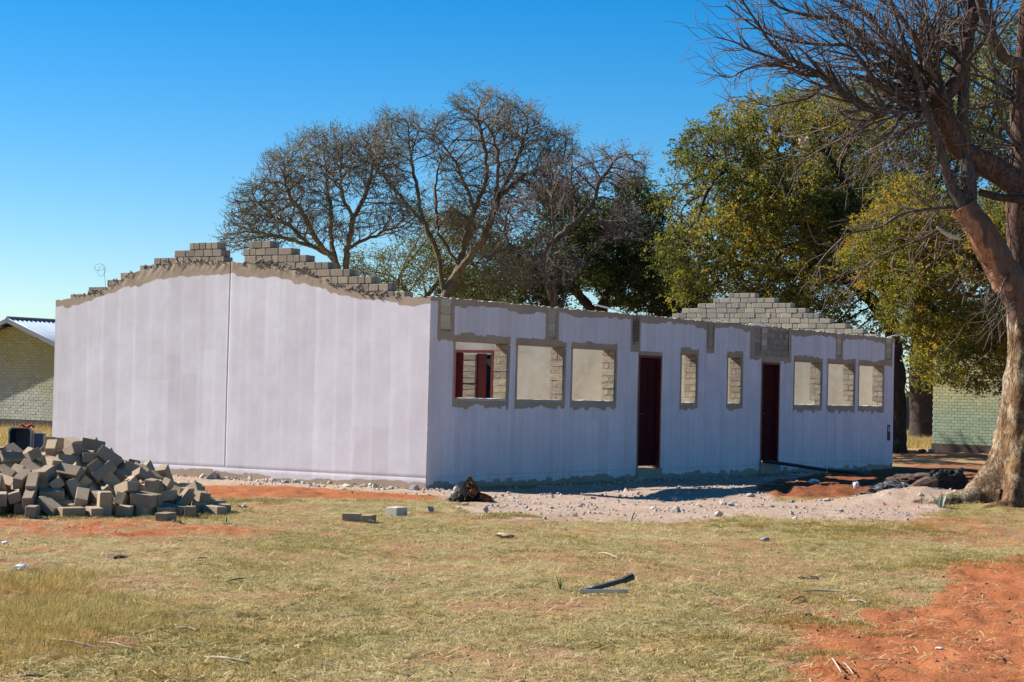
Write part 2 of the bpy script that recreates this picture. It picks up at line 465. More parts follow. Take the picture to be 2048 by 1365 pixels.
def gh(x, y, z4=None):
    """height of the ground in metres."""
    x = np.asarray(x, float); y = np.asarray(y, float)
    if z4 is None: z4 = zones(x, y)
    sand, gravel, grass, inside = z4[:4]
    rx = x - CORNER.x; ry = y - CORNER.y
    s = rx * DA.x + ry * DA.y; w = rx * DB.x + ry * DB.y
    ds = np.maximum(np.maximum(-s, s - LEN), 0); dw = np.maximum(np.maximum(-w, w - WID), 0)
    near = np.exp(-((ds * ds + dw * dw) / 1.2 ** 2))
    px = x - PILE_O[0]; py = y - PILE_O[1]
    pile = np.exp(-((px * px + py * py) / 2.6 ** 2))
    flat = np.clip(1 - near - sstep(0.2, 0.7, pile), 0, 1)
    h = (fbm(x * 0.30, y * 0.30, 3, 51) - 0.5) * 0.16 * flat
    h = h + (fbm(x * 1.4, y * 1.4, 3, 52) - 0.5) * 0.045 * flat * (1 + grass)
    # trodden loose sand: prints and lips
    pr = vnoise(x * 4.2, y * 3.6, 61); pr2 = vnoise(x * 8.5 + 3, y * 8.0, 62)
    h = h + (fbm(x * 9, y * 7, 2, 66) - 0.5) * 0.03 * (1 - sand) * (1 - gravel) * flat
    h = h + sand * flat * ((sstep(0.2, 0.55, pr) - 0.5) * 0.036 + (sstep(0.15, 0.6, pr2) - 0.5) * 0.022 + (fbm(x * 20, y * 20, 2, 63) - 0.5) * 0.012)
    h = h + gravel * (fbm(x * 9, y * 9, 3, 64) - 0.5) * 0.03 * (1 - inside)
    h = h + near * (1 - inside) * 0.02
    # mound under the brick heap
    mx = np.maximum(np.abs(px + 0.35) - 0.45, 0)
    h = h + 0.60 * np.exp(-((mx * mx + py * py) / 0.85 ** 2))
    # dug heap of red soil, and the low bank by the tree
    hx, hy = 5.3, 35.0
    h = h + 0.08 * np.exp(-(((x - hx) / 1.6) ** 2 + ((y - hy) / 1.6) ** 2)) * (0.7 + 0.6 * fbm(x * 2.5, y * 2.5, 3, 65))
    hp = np.exp(-(((x - hx) / 2.4) ** 2 + ((y - hy) / 2.6) ** 2)) * sand
    h = h + hp * ((fbm(x * 5, y * 5, 3, 68) - 0.5) * 0.16 + (fbm(x * 14, y * 14, 2, 69) - 0.5) * 0.08)
    h = h + 0.24 * np.exp(-(((x - 6.15) / 0.95) ** 2 + ((y - 31.0) / 0.55) ** 2)) * (0.75 + 0.5 * fbm(x * 4, y * 4, 3, 67))
    h = h + 0.12 * np.exp(-(((x - 7.6) / 1.5) ** 2 + ((y - 30.4) / 1.2) ** 2))
    # shallow mounds of spoil in front of the long wall
    for (mxx, myy, rr, hh) in ((0.9, 31.2, 0.9, 0.05), (3.1, 33.0, 1.1, 0.06), (-0.45, 29.0, 0.55, 0.07)):
        h = h + hh * np.exp(-(((x - mxx) / rr) ** 2 + ((y - myy) / rr) ** 2))
    return h

def gz(x, y): return float(gh(np.array([x]), np.array([y]))[0])
def gp(px, py):                           # ground point on the real relief, near a pixel of the photo
    x, y = G(px, py); return Vector((x, y, gz(x, y)))

ys = [-80, -20, -4, 3, 7]
y = 8.8
while y < 70: ys.append(y); y *= 1.0043
while y < 5000: ys.append(y); y *= 1.045
ys = np.array(ys)
core = np.linspace(-1, 1, 331)
outer = np.array([1.15, 1.5, 2.2, 4, 8, 16])
cs = np.concatenate([-outer[::-1], core, outer])
YY, CC = np.meshgrid(ys, cs, indexing='ij')
half = np.clip(0.29 * np.maximum(YY, 0) + 1.2, 4.5, None)
XX = CC * half
Z4 = zones(XX, YY)
HH = gh(XX, YY, Z4) * (YY < 400)
V = np.stack([XX, YY, HH], -1).reshape(-1, 3)
ny, nx = XX.shape
idx = np.arange(ny * nx).reshape(ny, nx)
F = np.stack([idx[:-1, :-1], idx[:-1, 1:], idx[1:, 1:], idx[1:, :-1]], -1).reshape(-1, 4)
zc = np.stack([Z4[0], Z4[1], Z4[2], Z4[4]], -1).reshape(-1, 4)
gme = mesh_np('ground', V, F, True, {'zone': ('FLOAT_COLOR', zc)})
t = NT('ground'); p = t.pos()
sp = t.n('ShaderNodeSeparateColor'); t.l(t.attr('zone', 'Color'), sp.inputs[0])
zs_, zg_, zr_ = sp.outputs[0], sp.outputs[1], sp.outputs[2]
nb = t.noise(0.35, 5, 0.6, p); nm = t.noise(3.2, 5, 0.6, p, 0.5); nf = t.noise(26, 5, 0.7, p); nff = t.noise(110, 3, 0.7, p)
red = t.mix(t.mapr(nb, 0.3, 0.7), (0.33, 0.108, 0.040), (0.42, 0.150, 0.062))
red = t.mix(t.mapr(nf, 0.3, 0.75, 0, 0.5), red, (0.38, 0.13, 0.05))
red = t.mix(t.mapr(nff, 0.62, 0.72, 0, 0.6), red, (0.14, 0.055, 0.03))
soil = t.mix(t.mapr(nm, 0.35, 0.65), (0.25, 0.105, 0.05), (0.32, 0.17, 0.085))
soil = t.mix(t.mapr(t.noise(60, 4, 0.75, t.mapping(p, (1, 0.6, 1))), 0.46, 0.66), soil, (0.40, 0.31, 0.15))
soil = t.mix(t.mapr(nff, 0.6, 0.75, 0, 0.6), soil, (0.10, 0.08, 0.035))  # dark specks: tiny shadows put into the soil colour
turf = t.mix(t.mapr(nm, 0.3, 0.7), (0.31, 0.25, 0.10), (0.40, 0.32, 0.15))
turf = t.mix(t.mapr(t.noise(75, 3, 0.7, p), 0.45, 0.65, 0, 0.8), turf, (0.12, 0.12, 0.035))
base = t.mix(zr_, soil, turf)
gr = t.mix(t.mapr(t.noise(6, 5, 0.7, p, 0.3), 0.3, 0.7), (0.34, 0.225, 0.15), (0.47, 0.36, 0.275))
gr = t.mix(t.mapr(t.noise(1.3, 5, .7, t.mapping(p, (.6, 1.4, 1)), .4), 0.48, 0.62, 0, .65), gr, (0.36, 0.20, 0.12))
gr = t.mix(t.mapr(nf, 0.45, 0.7, 0, 0.7), gr, (0.49, 0.40, 0.32))
gr = t.mix(t.mapr(nff, 0.6, 0.75, 0, 0.5), gr, (0.25, 0.20, 0.16))
col = t.mix(t.mapr(t.math('ADD', zg_, t.math('MULTIPLY', t.math('SUBTRACT', nf, 0.5), 0.7)), 0.35, 0.6), base, gr)
col = t.mix(t.mapr(t.math('ADD', zs_, t.math('MULTIPLY', t.math('SUBTRACT', nf, 0.5), 0.8)), 0.25, 0.65), col, red)
hh = t.math('ADD', t.math('MULTIPLY', nf, 1.0), t.math('MULTIPLY', nff, 0.35))
dk = t.mix(t.mapr(nf, .35, .65), (.12, .042, .02), (.26, .095, .042))
za = t.attr('zone', 'Alpha')
col = t.mix(t.mapr(t.math('ADD', za, t.math('MULTIPLY', t.math('SUBTRACT', nf, 0.5), 0.8)), 0.35, 0.8, 0, .8), col, dk)
sepp = t.n('ShaderNodeSeparateXYZ'); t.l(p, sepp.inputs[0])
col = t.mix(t.math('MULTIPLY', t.mapr(sepp.outputs[1], 44, 56), t.mapr(nm, .2, .8, .3, .9)), col, (.40, .24, .13))
M['ground'] = t.done(col, 0.97, t.bump(hh, 0.9, 0.035), spec=0.08)
ground = link('ground', gme, M['ground'])
tag(ground, kind='structure')

# ------------------------------------------------------------------ scattering (grass, gravel): real instances
def scatter(name, P, R, S, I, sources, label, cat):
    me = bpy.data.meshes.new(name)
    P = np.asarray(P, np.float32)
    me.vertices.add(len(P)); me.vertices.foreach_set('co', P.ravel())
    for an, ty, dat, key in (('rot', 'FLOAT_VECTOR', R, 'vector'), ('scl', 'FLOAT', S, 'value'), ('idx', 'INT', I, 'value')):
        a = me.attributes.new(an, ty, 'POINT')
        a.data.foreach_set(key, np.asarray(dat, np.int32 if ty == 'INT' else np.float32).ravel())
    o = bpy.data.objects.new(name, me); COL.objects.link(o)
    src = bpy.data.collections.new(name + '_kinds')
    for i, s in enumerate(sources):
        so = bpy.data.objects.new('%s_kind_%02d' % (name, i), s); src.objects.link(so)
    ng = bpy.data.node_groups.new(name, 'GeometryNodeTree')
    ng.interface.new_socket('Geometry', in_out='INPUT', socket_type='NodeSocketGeometry')
    ng.interface.new_socket('Geometry', in_out='OUTPUT', socket_type='NodeSocketGeometry')
    N = ng.nodes; L = ng.links
    gi = N.new('NodeGroupInput'); go = N.new('NodeGroupOutput')
    ci = N.new('GeometryNodeCollectionInfo'); ci.inputs['Collection'].default_value = src
    ci.inputs['Separate Children'].default_value = True; ci.inputs['Reset Children'].default_value = True
    ip = N.new('GeometryNodeInstanceOnPoints'); ip.inputs['Pick Instance'].default_value = True
    def na(nm, ty):
        q = N.new('GeometryNodeInputNamedAttribute'); q.data_type = ty; q.inputs[0].default_value = nm; return q.outputs[0]
    e2r = N.new('FunctionNodeEulerToRotation')
    L.new(gi.outputs[0], ip.inputs['Points']); L.new(ci.outputs[0], ip.inputs['Instance'])
    L.new(na('idx', 'INT'), ip.inputs['Instance Index'])
    L.new(na('rot', 'FLOAT_VECTOR'), e2r.inputs[0]); L.new(e2r.outputs[0], ip.inputs['Rotation'])
    L.new(na('scl', 'FLOAT'), ip.inputs['Scale']); L.new(ip.outputs[0], go.inputs[0])
    md = o.modifiers.new('scatter', 'NODES'); md.node_group = ng
    return tag(o, label, cat, kind='stuff')

def mat_grass(name, cols, trans=0.3):
    t = NT(name)
    c = t.ramp(t.rnd(), [(i / (len(cols) - 1), c) for i, c in enumerate(cols)])
    c = t.mix(t.mapr(t.noise(0.9, 4, 0.6, t.pos()), 0.35, 0.65), c, t.mix(1.0, c, (1.12, 0.95, 0.85), 'MULTIPLY'))
    d = t.n('ShaderNodeBsdfPrincipled'); t.l(c, d.inputs['Base Color']); d.inputs['Roughness'].default_value = 0.7
    d.inputs['Specular IOR Level'].default_value = 0.2
    tr = t.n('ShaderNodeBsdfTranslucent'); t.l(c, tr.inputs['Color'])
    mx = t.n('ShaderNodeMixShader'); mx.inputs[0].default_value = trans
    t.l(d.outputs[0], mx.inputs[1]); t.l(tr.outputs[0], mx.inputs[2]); t.l(mx.outputs[0], t.out.inputs['Surface'])
    return t.m
M['g_green'] = mat_grass('grass_green', [(0.15, 0.155, 0.04), (0.25, 0.22, 0.06), (0.35, 0.285, 0.09), (0.43, 0.34, 0.12)])
M['g_straw'] = mat_grass('grass_straw', [(0.42, 0.33, 0.14), (0.52, 0.42, 0.21), (0.60, 0.51, 0.30), (0.30, 0.22, 0.10)])
M['g_gold'] = mat_grass('grass_gold', [(0.32, 0.28, 0.07), (0.46, 0.33, 0.11), (0.24, 0.25, 0.06), (0.54, 0.41, 0.19), (0.50, 0.36, 0.12)])

def tuft(name, n, h, spread, w, flat, rs):
    r = random.Random(rs); vs = []; fs = []
    for i in range(n):
        a = r.uniform(0, 6.283); rr = spread * math.sqrt(r.random())
        bx, by = rr * math.cos(a), rr * math.sin(a)
        da = a + r.uniform(-1.2, 1.2)
        dx, dy = math.cos(da), math.sin(da)
        L = h * r.uniform(0.5, 1.15); el = math.radians(r.uniform(*flat))
        qx, qy = -dy * w * 0.5, dx * w * 0.5
        b = len(vs); x, y, z = bx, by, -0.006; e = el
        for k in range(3):
            ww = (1.0, 0.8, 0.0)[k]
            if k < 2: vs += [(x + qx * ww, y + qy * ww, z), (x - qx * ww, y - qy * ww, z)]
            else: vs.append((x, y, z))
            x += dx * math.cos(e) * L * 0.5; y += dy * math.cos(e) * L * 0.5; z += math.sin(e) * L * 0.5
            e -= r.uniform(0.1, 0.6)
            z = max(z, 0.002)
        fs += [(b, b + 1, b + 3, b + 2), (b + 2, b + 3, b + 4)]
    me = bpy.data.meshes.new(name); me.from_pydata(vs, [], fs); me.update(); return me
kinds = []
for k in range(4):
    m_ = tuft('turf_tuft', 26, 0.036, 0.085, 0.0038, (5, 65), k); m_.materials.append(M['g_green']); kinds.append(m_)
for k in range(4):
    m_ = tuft('turf_tuft', 24, 0.042, 0.090, 0.0036, (0, 40), 10 + k); m_.materials.append(M['g_straw']); kinds.append(m_)

rng = np.random.default_rng(3)
def turf_points():
    out = []
    for (y0, y1, dens) in ((10.0, 14.5, 520), (14.5, 20, 380), (20, 27, 260), (27, 34, 170)):
        xw = 0.27 * y1 + 0.8
        n = int((y1 - y0) * 2 * xw * dens)
        x = rng.uniform(-xw, xw, n); y = rng.uniform(y0, y1, n)
        z4 = zones(x, y)
        keep = rng.random(n) < np.clip(z4[2], 0, 1) ** 1.1 + 0.02 * (1 - z4[1])
        keep &= ~z4[3]
        x, y = x[keep], y[keep]
        z = gh(x, y)
        out.append(np.stack([x, y, z], -1))
    return np.concatenate(out)
P = turf_points(); n = len(P)
gsel = fbm(P[:, 0] * 0.5 + 9, P[:, 1] * 0.4, 4, 71) + (rng.random(n) - 0.5) * 0.35
isg = gsel > (0.55 + 0.0 * P[:, 1])
I = np.where(isg, rng.integers(0, 4, n), rng.integers(4, 8, n))
R = np.stack([rng.normal(0, 0.15, n), rng.normal(0, 0.15, n), rng.uniform(0, 6.283, n)], -1)
S = rng.uniform(0.6, 1.25, n) * np.where(isg, 1.0, 0.9) * (1 + 0.25 * sstep(20, 30, P[:, 1]))
scatter('turf_grass', P, R, S, I, kinds, 'short dry green and straw coloured turf over the foreground', 'grass')
print('turf', n)

# longer yellow grass: lower left, behind the buildings
tall = []
for k in range(4):
    m_ = tuft('long_tuft', 20, 0.115, 0.08, 0.0042, (25, 88), 30 + k); m_.materials.append(M['g_gold']); tall.append(m_)
LONG = PG((-120, 1165), (60, 1142), (150, 1140), (230, 1150), (260, 1195), (400, 1215), (440, 1240), (330, 1262), (200, 1290), (60, 1330), (-120, 1345))
x = rng.uniform(-6.2, -1.0, 26000); y = rng.uniform(10.8, 18.0, 26000)
sd = poly_sd(x, y, LONG) + (fbm(x * 1.5, y * 1.5, 3, 81) - 0.5) * 0.9
k = rng.random(len(x)) < sstep(-0.15, 0.5, sd) * 0.75
x, y, sdk = x[k], y[k], sd[k]
z = gh(x, y)
P = np.stack([x, y, z], -1); n = len(P)
hs_ = sstep(-0.2, 0.9, sdk)
# leafy weeds and grass at the foot of the brick heap and along the edge of the gravel
R = np.stack([rng.normal(0, 0.28, n), rng.normal(0, 0.28, n), rng.uniform(0, 6.283, n)], -1)
scatter('long_yellow_grass', P, R, (0.30 + 0.65 * hs_) * rng.uniform(0.6, 1.2, n), rng.integers(0, 4, n), tall,
        'patch of longer yellow grass at the lower left', 'grass')
x = np.concatenate([rng.uniform(-34, -10, 5000), rng.uniform(12, 32, 9000), rng.uniform(-34, 40, 8000)])
y = np.concatenate([rng.uniform(42, 66, 5000), rng.uniform(67, 98, 9000), rng.uniform(70, 130, 8000)])
k = (np.abs(x) < 0.28 * y + 2)
x, y = x[k], y[k]; z = gh(x, y); n = len(x)
scatter('field_grass', np.stack([x, y, z], -1), np.stack([np.zeros(n), np.zeros(n), rng.uniform(0, 6.28, n)], -1),
        rng.uniform(1.6, 3.2, n), rng.integers(0, 4, n), tall, 'yellow field grass behind the buildings', 'grass')
# greener grass round the heap foot and the gravel edge
gk = []
for k in range(3):
    m_ = tuft('green_tuft', 22, 0.042, 0.07, 0.0042, (20, 80), 50 + k); m_.materials.append(M['g_green']); gk.append(m_)
pts = []
for (a, b, wd, nn) in (((-20, 1036), (440, 1040), 0.22, 1500), ((400, 1008), (900, 1012), 0.35, 1500), ((900, 1035), (1060, 1040), 0.3, 700),
                       ((1500, 1062), (1800, 1062), 0.7, 2600), ((1640, 1190), (1780, 1215), 0.25, 500), ((1560, 1245), (1700, 1260), 0.3, 350), ((1850, 1135), (2040, 1120), 0.3, 500),
                       ((1480, 1290), (1640, 1325), 0.18, 320), ((1060, 1095), (1400, 1150), 1.0, 900)):
    g0, g1 = G(*a), G(*b); tt = rng.random(nn)
    pts.append(np.stack([g0[0] + (g1[0] - g0[0]) * tt + rng.normal(0, wd, nn), g0[1] + (g1[1] - g0[1]) * tt + rng.normal(0, wd, nn)], -1))
P2 = np.concatenate(pts); cl = fbm(P2[:, 0] * 3, P2[:, 1] * 3, 2, 91)
P2 = P2[cl > 0.47]
z = gh(P2[:, 0], P2[:, 1]); n = len(P2)
scatter('green_grass', np.stack([P2[:, 0], P2[:, 1], z], -1), np.stack([rng.normal(0, .1, n), rng.normal(0, .1, n), rng.uniform(0, 6.28, n)], -1),
        rng.uniform(0.5, 1.2, n), rng.integers(0, 3, n), gk, 'greener grass along the gravel and round the brick heap', 'grass')

# gravel and rubble
def rock_mesh(name, seed, sub=1, rough=0.35):
    bm = bmesh.new(); bmesh.ops.create_icosphere(bm, subdivisions=sub, radius=1)
    for v in bm.verts:
        k = 1 + rough * (mn.noise(v.co * 1.3 + Vector((seed * 7.1, 0, 0))) * 1.3 + mn.noise(v.co * 3.1 + Vector((0, seed * 3.3, 0))) * 0.5)
        v.co *= k; v.co.z *= 0.7
    me = bpy.data.meshes.new(name); bm.to_mesh(me); bm.free(); return me
rk = []
for k in range(5):
    m_ = rock_mesh('gravel_stone', k, 1, 0.5); m_.materials.append(M['stone'] if k < 4 else M['grey_stone']); rk.append(m_)
n = 52000
x = rng.uniform(-6.5, 9.5, n); y = rng.uniform(24, 48, n)
z4 = zones(x, y); cl = fbm(x * 1.8, y * 1.8, 3, 95)
rx = x - CORNER.x; ry = y - CORNER.y
s_ = rx * DA.x + ry * DA.y; w_ = rx * DB.x + ry * DB.y
dwall = np.sqrt(np.maximum(np.maximum(-s_, s_ - LEN), 0) ** 2 + np.maximum(np.maximum(-w_, w_ - WID), 0) ** 2)
k = (rng.random(n) < z4[1] * (0.10 + 0.9 * sstep(0.5, 0.65, cl) * 0.5 + 0.9 * (dwall < 0.55))) & ~z4[3] & (dwall > 0.02)
x, y, dw_ = x[k], y[k], dwall[k]; n = len(x)
z = gh(x, y)
S = np.exp(rng.normal(-4.25, 0.5, n)) * (1 + 0.7 * (dw_ < 0.45))
scatter('gravel', np.stack([x, y, z], -1), rng.uniform(0, 6.28, (n, 3)), S, rng.integers(0, 5, n), rk, 'pale rubble and gravel along the foot of the walls', 'gravel')
# crumbs, straw and chaff lying over sand and turf
def straw_mesh(seed):
    r = random.Random(seed); b = MB()
    for i in range(5):
        a = r.uniform(0, 6.28); c = Vector((r.uniform(-.12, .12), r.uniform(-.12, .12), 0.006)); L = r.uniform(.03, .09)
        d = Vector((math.cos(a), math.sin(a), r.uniform(-.05, .15))) * L
        s = Vector((-math.sin(a), math.cos(a), 0)) * r.uniform(0.0015, 0.003)
        e = c + d + Vector((0, 0, 0.004)); mid = c + d * .5 + s * r.uniform(-4, 4) + Vector((0, 0, .006))
        b.add([c - s, c + s, mid + s, mid - s, e + s, e - s], [(0, 1, 2, 3), (3, 2, 4, 5)])
    return b.mesh('straw')
sk = []
for k in range(4):
    m_ = straw_mesh(k); m_.materials.append(M['g_straw']); sk.append(m_)
n = 14000
y = 10.2 * np.exp(rng.random(n) * math.log(26 / 10.2)); x = rng.uniform(-1, 1, n) * (0.27 * y + 0.8)
z4 = zones(x, y); k = (rng.random(n) < (0.30 + 0.8 * fbm(x * .8, y * .8, 3, 97) ** 2)) & ~z4[3]
k &= ~((z4[0] > 0.6) & (rng.random(n) < 0.6))
x, y = x[k], y[k]; n = len(x)
scatter('loose_straw', np.stack([x, y, gh(x, y) + 0.004], -1), np.stack([rng.normal(0, .1, n), rng.normal(0, .1, n), rng.uniform(0, 6.28, n)], -1),
        rng.uniform(0.6, 1.6, n), rng.integers(0, 4, n), sk, 'loose bits of dry straw strewn over turf and sand', 'straw')
ck = [rock_mesh('crumb', 9, 1, .5)]; ck[0].materials.append(simple('dark_crumb', (0.10, 0.055, 0.035), 0.95))
n = 2600
y = 10.2 * np.exp(rng.random(n) * math.log(30 / 10.2)); x = rng.uniform(-1, 1, n) * (0.27 * y + 0.8)
z4 = zones(x, y); k = (rng.random(n) < 0.12 + 0.5 * z4[0]) & ~z4[3]; x, y = x[k], y[k]; n = len(x)
scatter('soil_crumbs', np.stack([x, y, gh(x, y)], -1), rng.uniform(0, 6.28, (n, 3)), np.exp(rng.normal(-4.9, 0.4, n)), np.zeros(n), ck, 'small dark crumbs of soil on the sand', 'soil')
PILE_SEEN="178,-1357,112,284,28,38,-409;1333,-505,113,43,-404,-290,25;1073,-1056,94,434,36,11,244;104,-1139,165,88,-488,-62,-2;1683,-542,85,336,354,87,70;-271,-894,292,450,-206,52,-44;-229,-211,622,88,-479,-113,-20;1744,-355,73,2,-500,-6,16;-222,-1458,108,234,268,-231,-264;758,-1007,155,267,366,157,142;-479,-1483,92,24,-408,-286,-21;-228,-1196,165,406,-270,-82,74;956,-829,164,380,-310,98,-22;38,-1019,210,92,-488,-60,-14;-1400,-1121,140,153,148,276,359;742,-1505,159,290,188,318,-172;-1685,-1096,115,54,-19,380,-320;1800,-69,83,144,-160,326,-312;1423,-893,76,172,-11,18,-469;-885,-1069,204,240,376,-144,-175;-2248,-335,92,31,-26,498,6;-1414,-1320,106,175,170,282,333;-384,-986,234,474,143,6,-70;340,-1338,111,408,48,-8,284;-1058,-821,300,353,-244,-233,107;-628,-1100,287,321,74,-303,-223;-495,-1175,157,396,56,-47,297;-877,-801,329,224,386,114,194;86,-1301,240,64,6,50,-494;525,-1105,167,163,145,-241,-380;-1299,-1009,249,436,-10,84,228;1592,619,90,358,328,-72,-94;804,-499,408,41,-472,114,110;-1958,-749,105,40,-426,258,-20;-999,-1483,99,14,22,-332,-374;-1529,-347,329,224,-45,304,-324;54,-763,338,267,71,-105,404;-1438,-900,193,155,-58,369,-294;-737,-1699,83,110,-103,347,-327;-1924,-384,150,69,-304,389,-32;1566,-217,101,210,178,-278,-312;1211,352,238,20,-483,-83,-98;206,-488,488,471,125,12,112;1513,-664,170,205,-94,441,68;694,-1299,97,228,-5,40,-443;311,-1070,273,394,174,190,-169;-2147,22,126,30,92,-360,-334;448,-887,290,304,-72,-207,332;1190,-1161,77,6,264,-424,-22;-201,-422,562,26,0,245,-435;1275,-831,94,178,-20,25,-466;-98,77,660,326,-374,39,-44;-491,-1059,351,94,-110,-448,168;722,-789,352,124,-145,-368,-278;-184,-769,333,476,126,23,-84;628,-860,284,391,-150,134,-238;281,-339,625,274,-38,46,414;-522,230,615,26,-4,-90,-491;1689,-315,208,447,-8,42,-220;-1234,-404,436,482,102,-86,-11;-715,-995,345,261,70,108,-406;1106,-656,304,139,16,-302,-372;334,-848,371,394,184,-120,-216;762,-277,455,255,94,-413,-76;96,-1085,371,304,-87,-131,364;-66,-603,465,404,277,6,99;-934,-679,465,282,-53,-2,-410;-940,-1473,230,28,-476,-151,-12;-240,-1274,272,488,96,8,46;-406,-39,668,356,-341,-60,57;423,-655,427,84,27,-245,426;-1575,-1431,77,348,18,4,-358;1199,-5,302,264,-86,56,-412;-266,-1051,354,220,416,-78,-150;-730,-493,565,446,-15,26,-224;561,-375,663,98,-102,-396,-271;-487,-879,384,46,368,282,-181;-302,-580,522,390,288,-57,108;1191,-1112,212,336,364,-35,-60;-290,-1532,225,310,-36,-72,384;-895,346,685,74,218,440,-62;1041,201,333,370,8,321,-102;-1464,-185,483,160,-160,-176,410;401,501,556,221,223,-158,-356;-405,-790,432,280,-174,-58,-372;291,20,637,373,328,32,-49;-1326,-649,315,162,-298,366,-38;-463,67,777,199,148,-404,-159;-42,-1124,321,310,-234,242,-200;-1181,-1119,239,127,199,-417,-142;-701,-427,699,65,18,-90,488;1743,157,87,151,-174,322,-304;573,-415,507,158,362,-302,-54;1155,209,404,114,-377,-52,304;-2107,-97,135,34,108,-352,-337;579,-778,492,448,-84,-178,106;1141,-295,259,40,-334,-322,182;-515,-1378,320,148,-324,-148,318;225,-744,498,458,70,-188,16;914,-797,371,141,-389,262,-100;411,-1707,68,152,0,14,-476;-547,239,735,416,-76,48,264;521,-234,647,88,57,-366,324;-936,-1642,151,398,-276,-116,-44;-127,-1375,361,314,-196,301,-150;1143,-1229,205,73,-47,-360,335;1040,-32,386,234,93,-253,-350;-1294,16,590,14,15,140,480;-578,-772,483,204,422,116,129;-264,-1273,412,204,320,192,262;-1085,-510,591,321,334,140,-126;-513,-1789,67,212,2,-11,452;1027,-560,411,96,190,-412,188;-159,-267,737,274,-190,-307,212;1294,-719,229,14,466,180,26;726,409,496,62,329,354,-113;-789,-682,603,16,364,-200,-278;-416,-341,656,92,-434,-148,-176;-422,-1586,208,258,293,-205,-236;76,-451,600,130,453,164,28;454,-1382,219,315,108,-36,372;182,-120,650,12,6,-329,-376;-1228,140,642,108,322,-356,90;-274,-759,511,214,-438,108,32;630,-1597,73,12,-244,-436,-10;-920,-579,653,306,-276,-254,126;469,-763,544,118,175,-88,-444;-1752,-296,216,376,82,-52,-314;216,-932,494,8,97,444,208;-1887,64,306,2,102,-12,-490;1582,-1020,65,416,8,4,278;901,-1108,175,134,-278,272,-284;-1243,-537,511,231,-36,-136,420;10,-1892,76,242,248,252,258;1495,129,251,468,-120,14,128;573,539,499,1,339,332,-156;1028,-346,458,392,50,176,251;1508,-83,242,417,230,-152,6;-649,-1508,204,30,-498,-30,-2;-515,334,822,89,488,57,-10;-1750,466,314,100,428,228,70;-552,-638,622,442,165,64,152;-1022,322,789,319,186,154,300;153,433,752,132,272,-235,-322;-286,191,801,286,252,-235,-224;-823,333,869,149,-460,-125,34;1313,-188,305,318,-303,-74,227;-1726,-720,172,74,178,-312,-339;399,234,645,367,-48,-118,315;-733,407,729,16,166,246,402;-34,-1096,473,260,-193,295,-241;-1216,-1663,70,215,0,-14,451;-73,-1456,96,377,25,-24,326;-998,-1319,223,434,-194,-106,111;66,-122,794,148,178,292,332;1399,-313,196,176,312,-344,53;794,-110,511,486,-86,76,24;1694,-1228,73,256,254,-242,-248;140,-1628,127,136,106,-43,467;662,-1306,216,34,-184,-464,-22;-2868,1081,58,2,-246,435,-2;1189,-982,294,74,-332,44,364;-96,-1624,200,214,300,-204,-268;-172,210,795,255,-282,227,-232;-1552,-567,321,466,-22,32,176;-35,-775,592,450,-6,54,-210;948,-1341,79,34,16,-16,498;240,170,780,52,-106,323,-363;1556,-2108,58,0,316,-388,0;907,-1076,323,202,-48,50,452;-532,-1767,196,241,256,-248,-256;1956,-271,63,392,-4,6,-311;885,391,495,162,314,-276,-221;-793,-1775,207,14,-492,-90,-2;64,-330,684,388,260,-175,-26;1410,-1219,66,91,6,-8,492;-307,-616,674,416,68,-86,-254;-1131,-356,641,382,-296,-124,-16;1144,-812,326,66,-64,491,20;-1198,-817,395,74,-425,-234,-96;904,93,468,462,-54,128,-130;-125,-907,444,262,353,164,172;1897,-680,62,6,-181,-466,-1;1513,-454,173,368,-70,-322,-75;-1675,-1206,231,114,-56,-426,228"
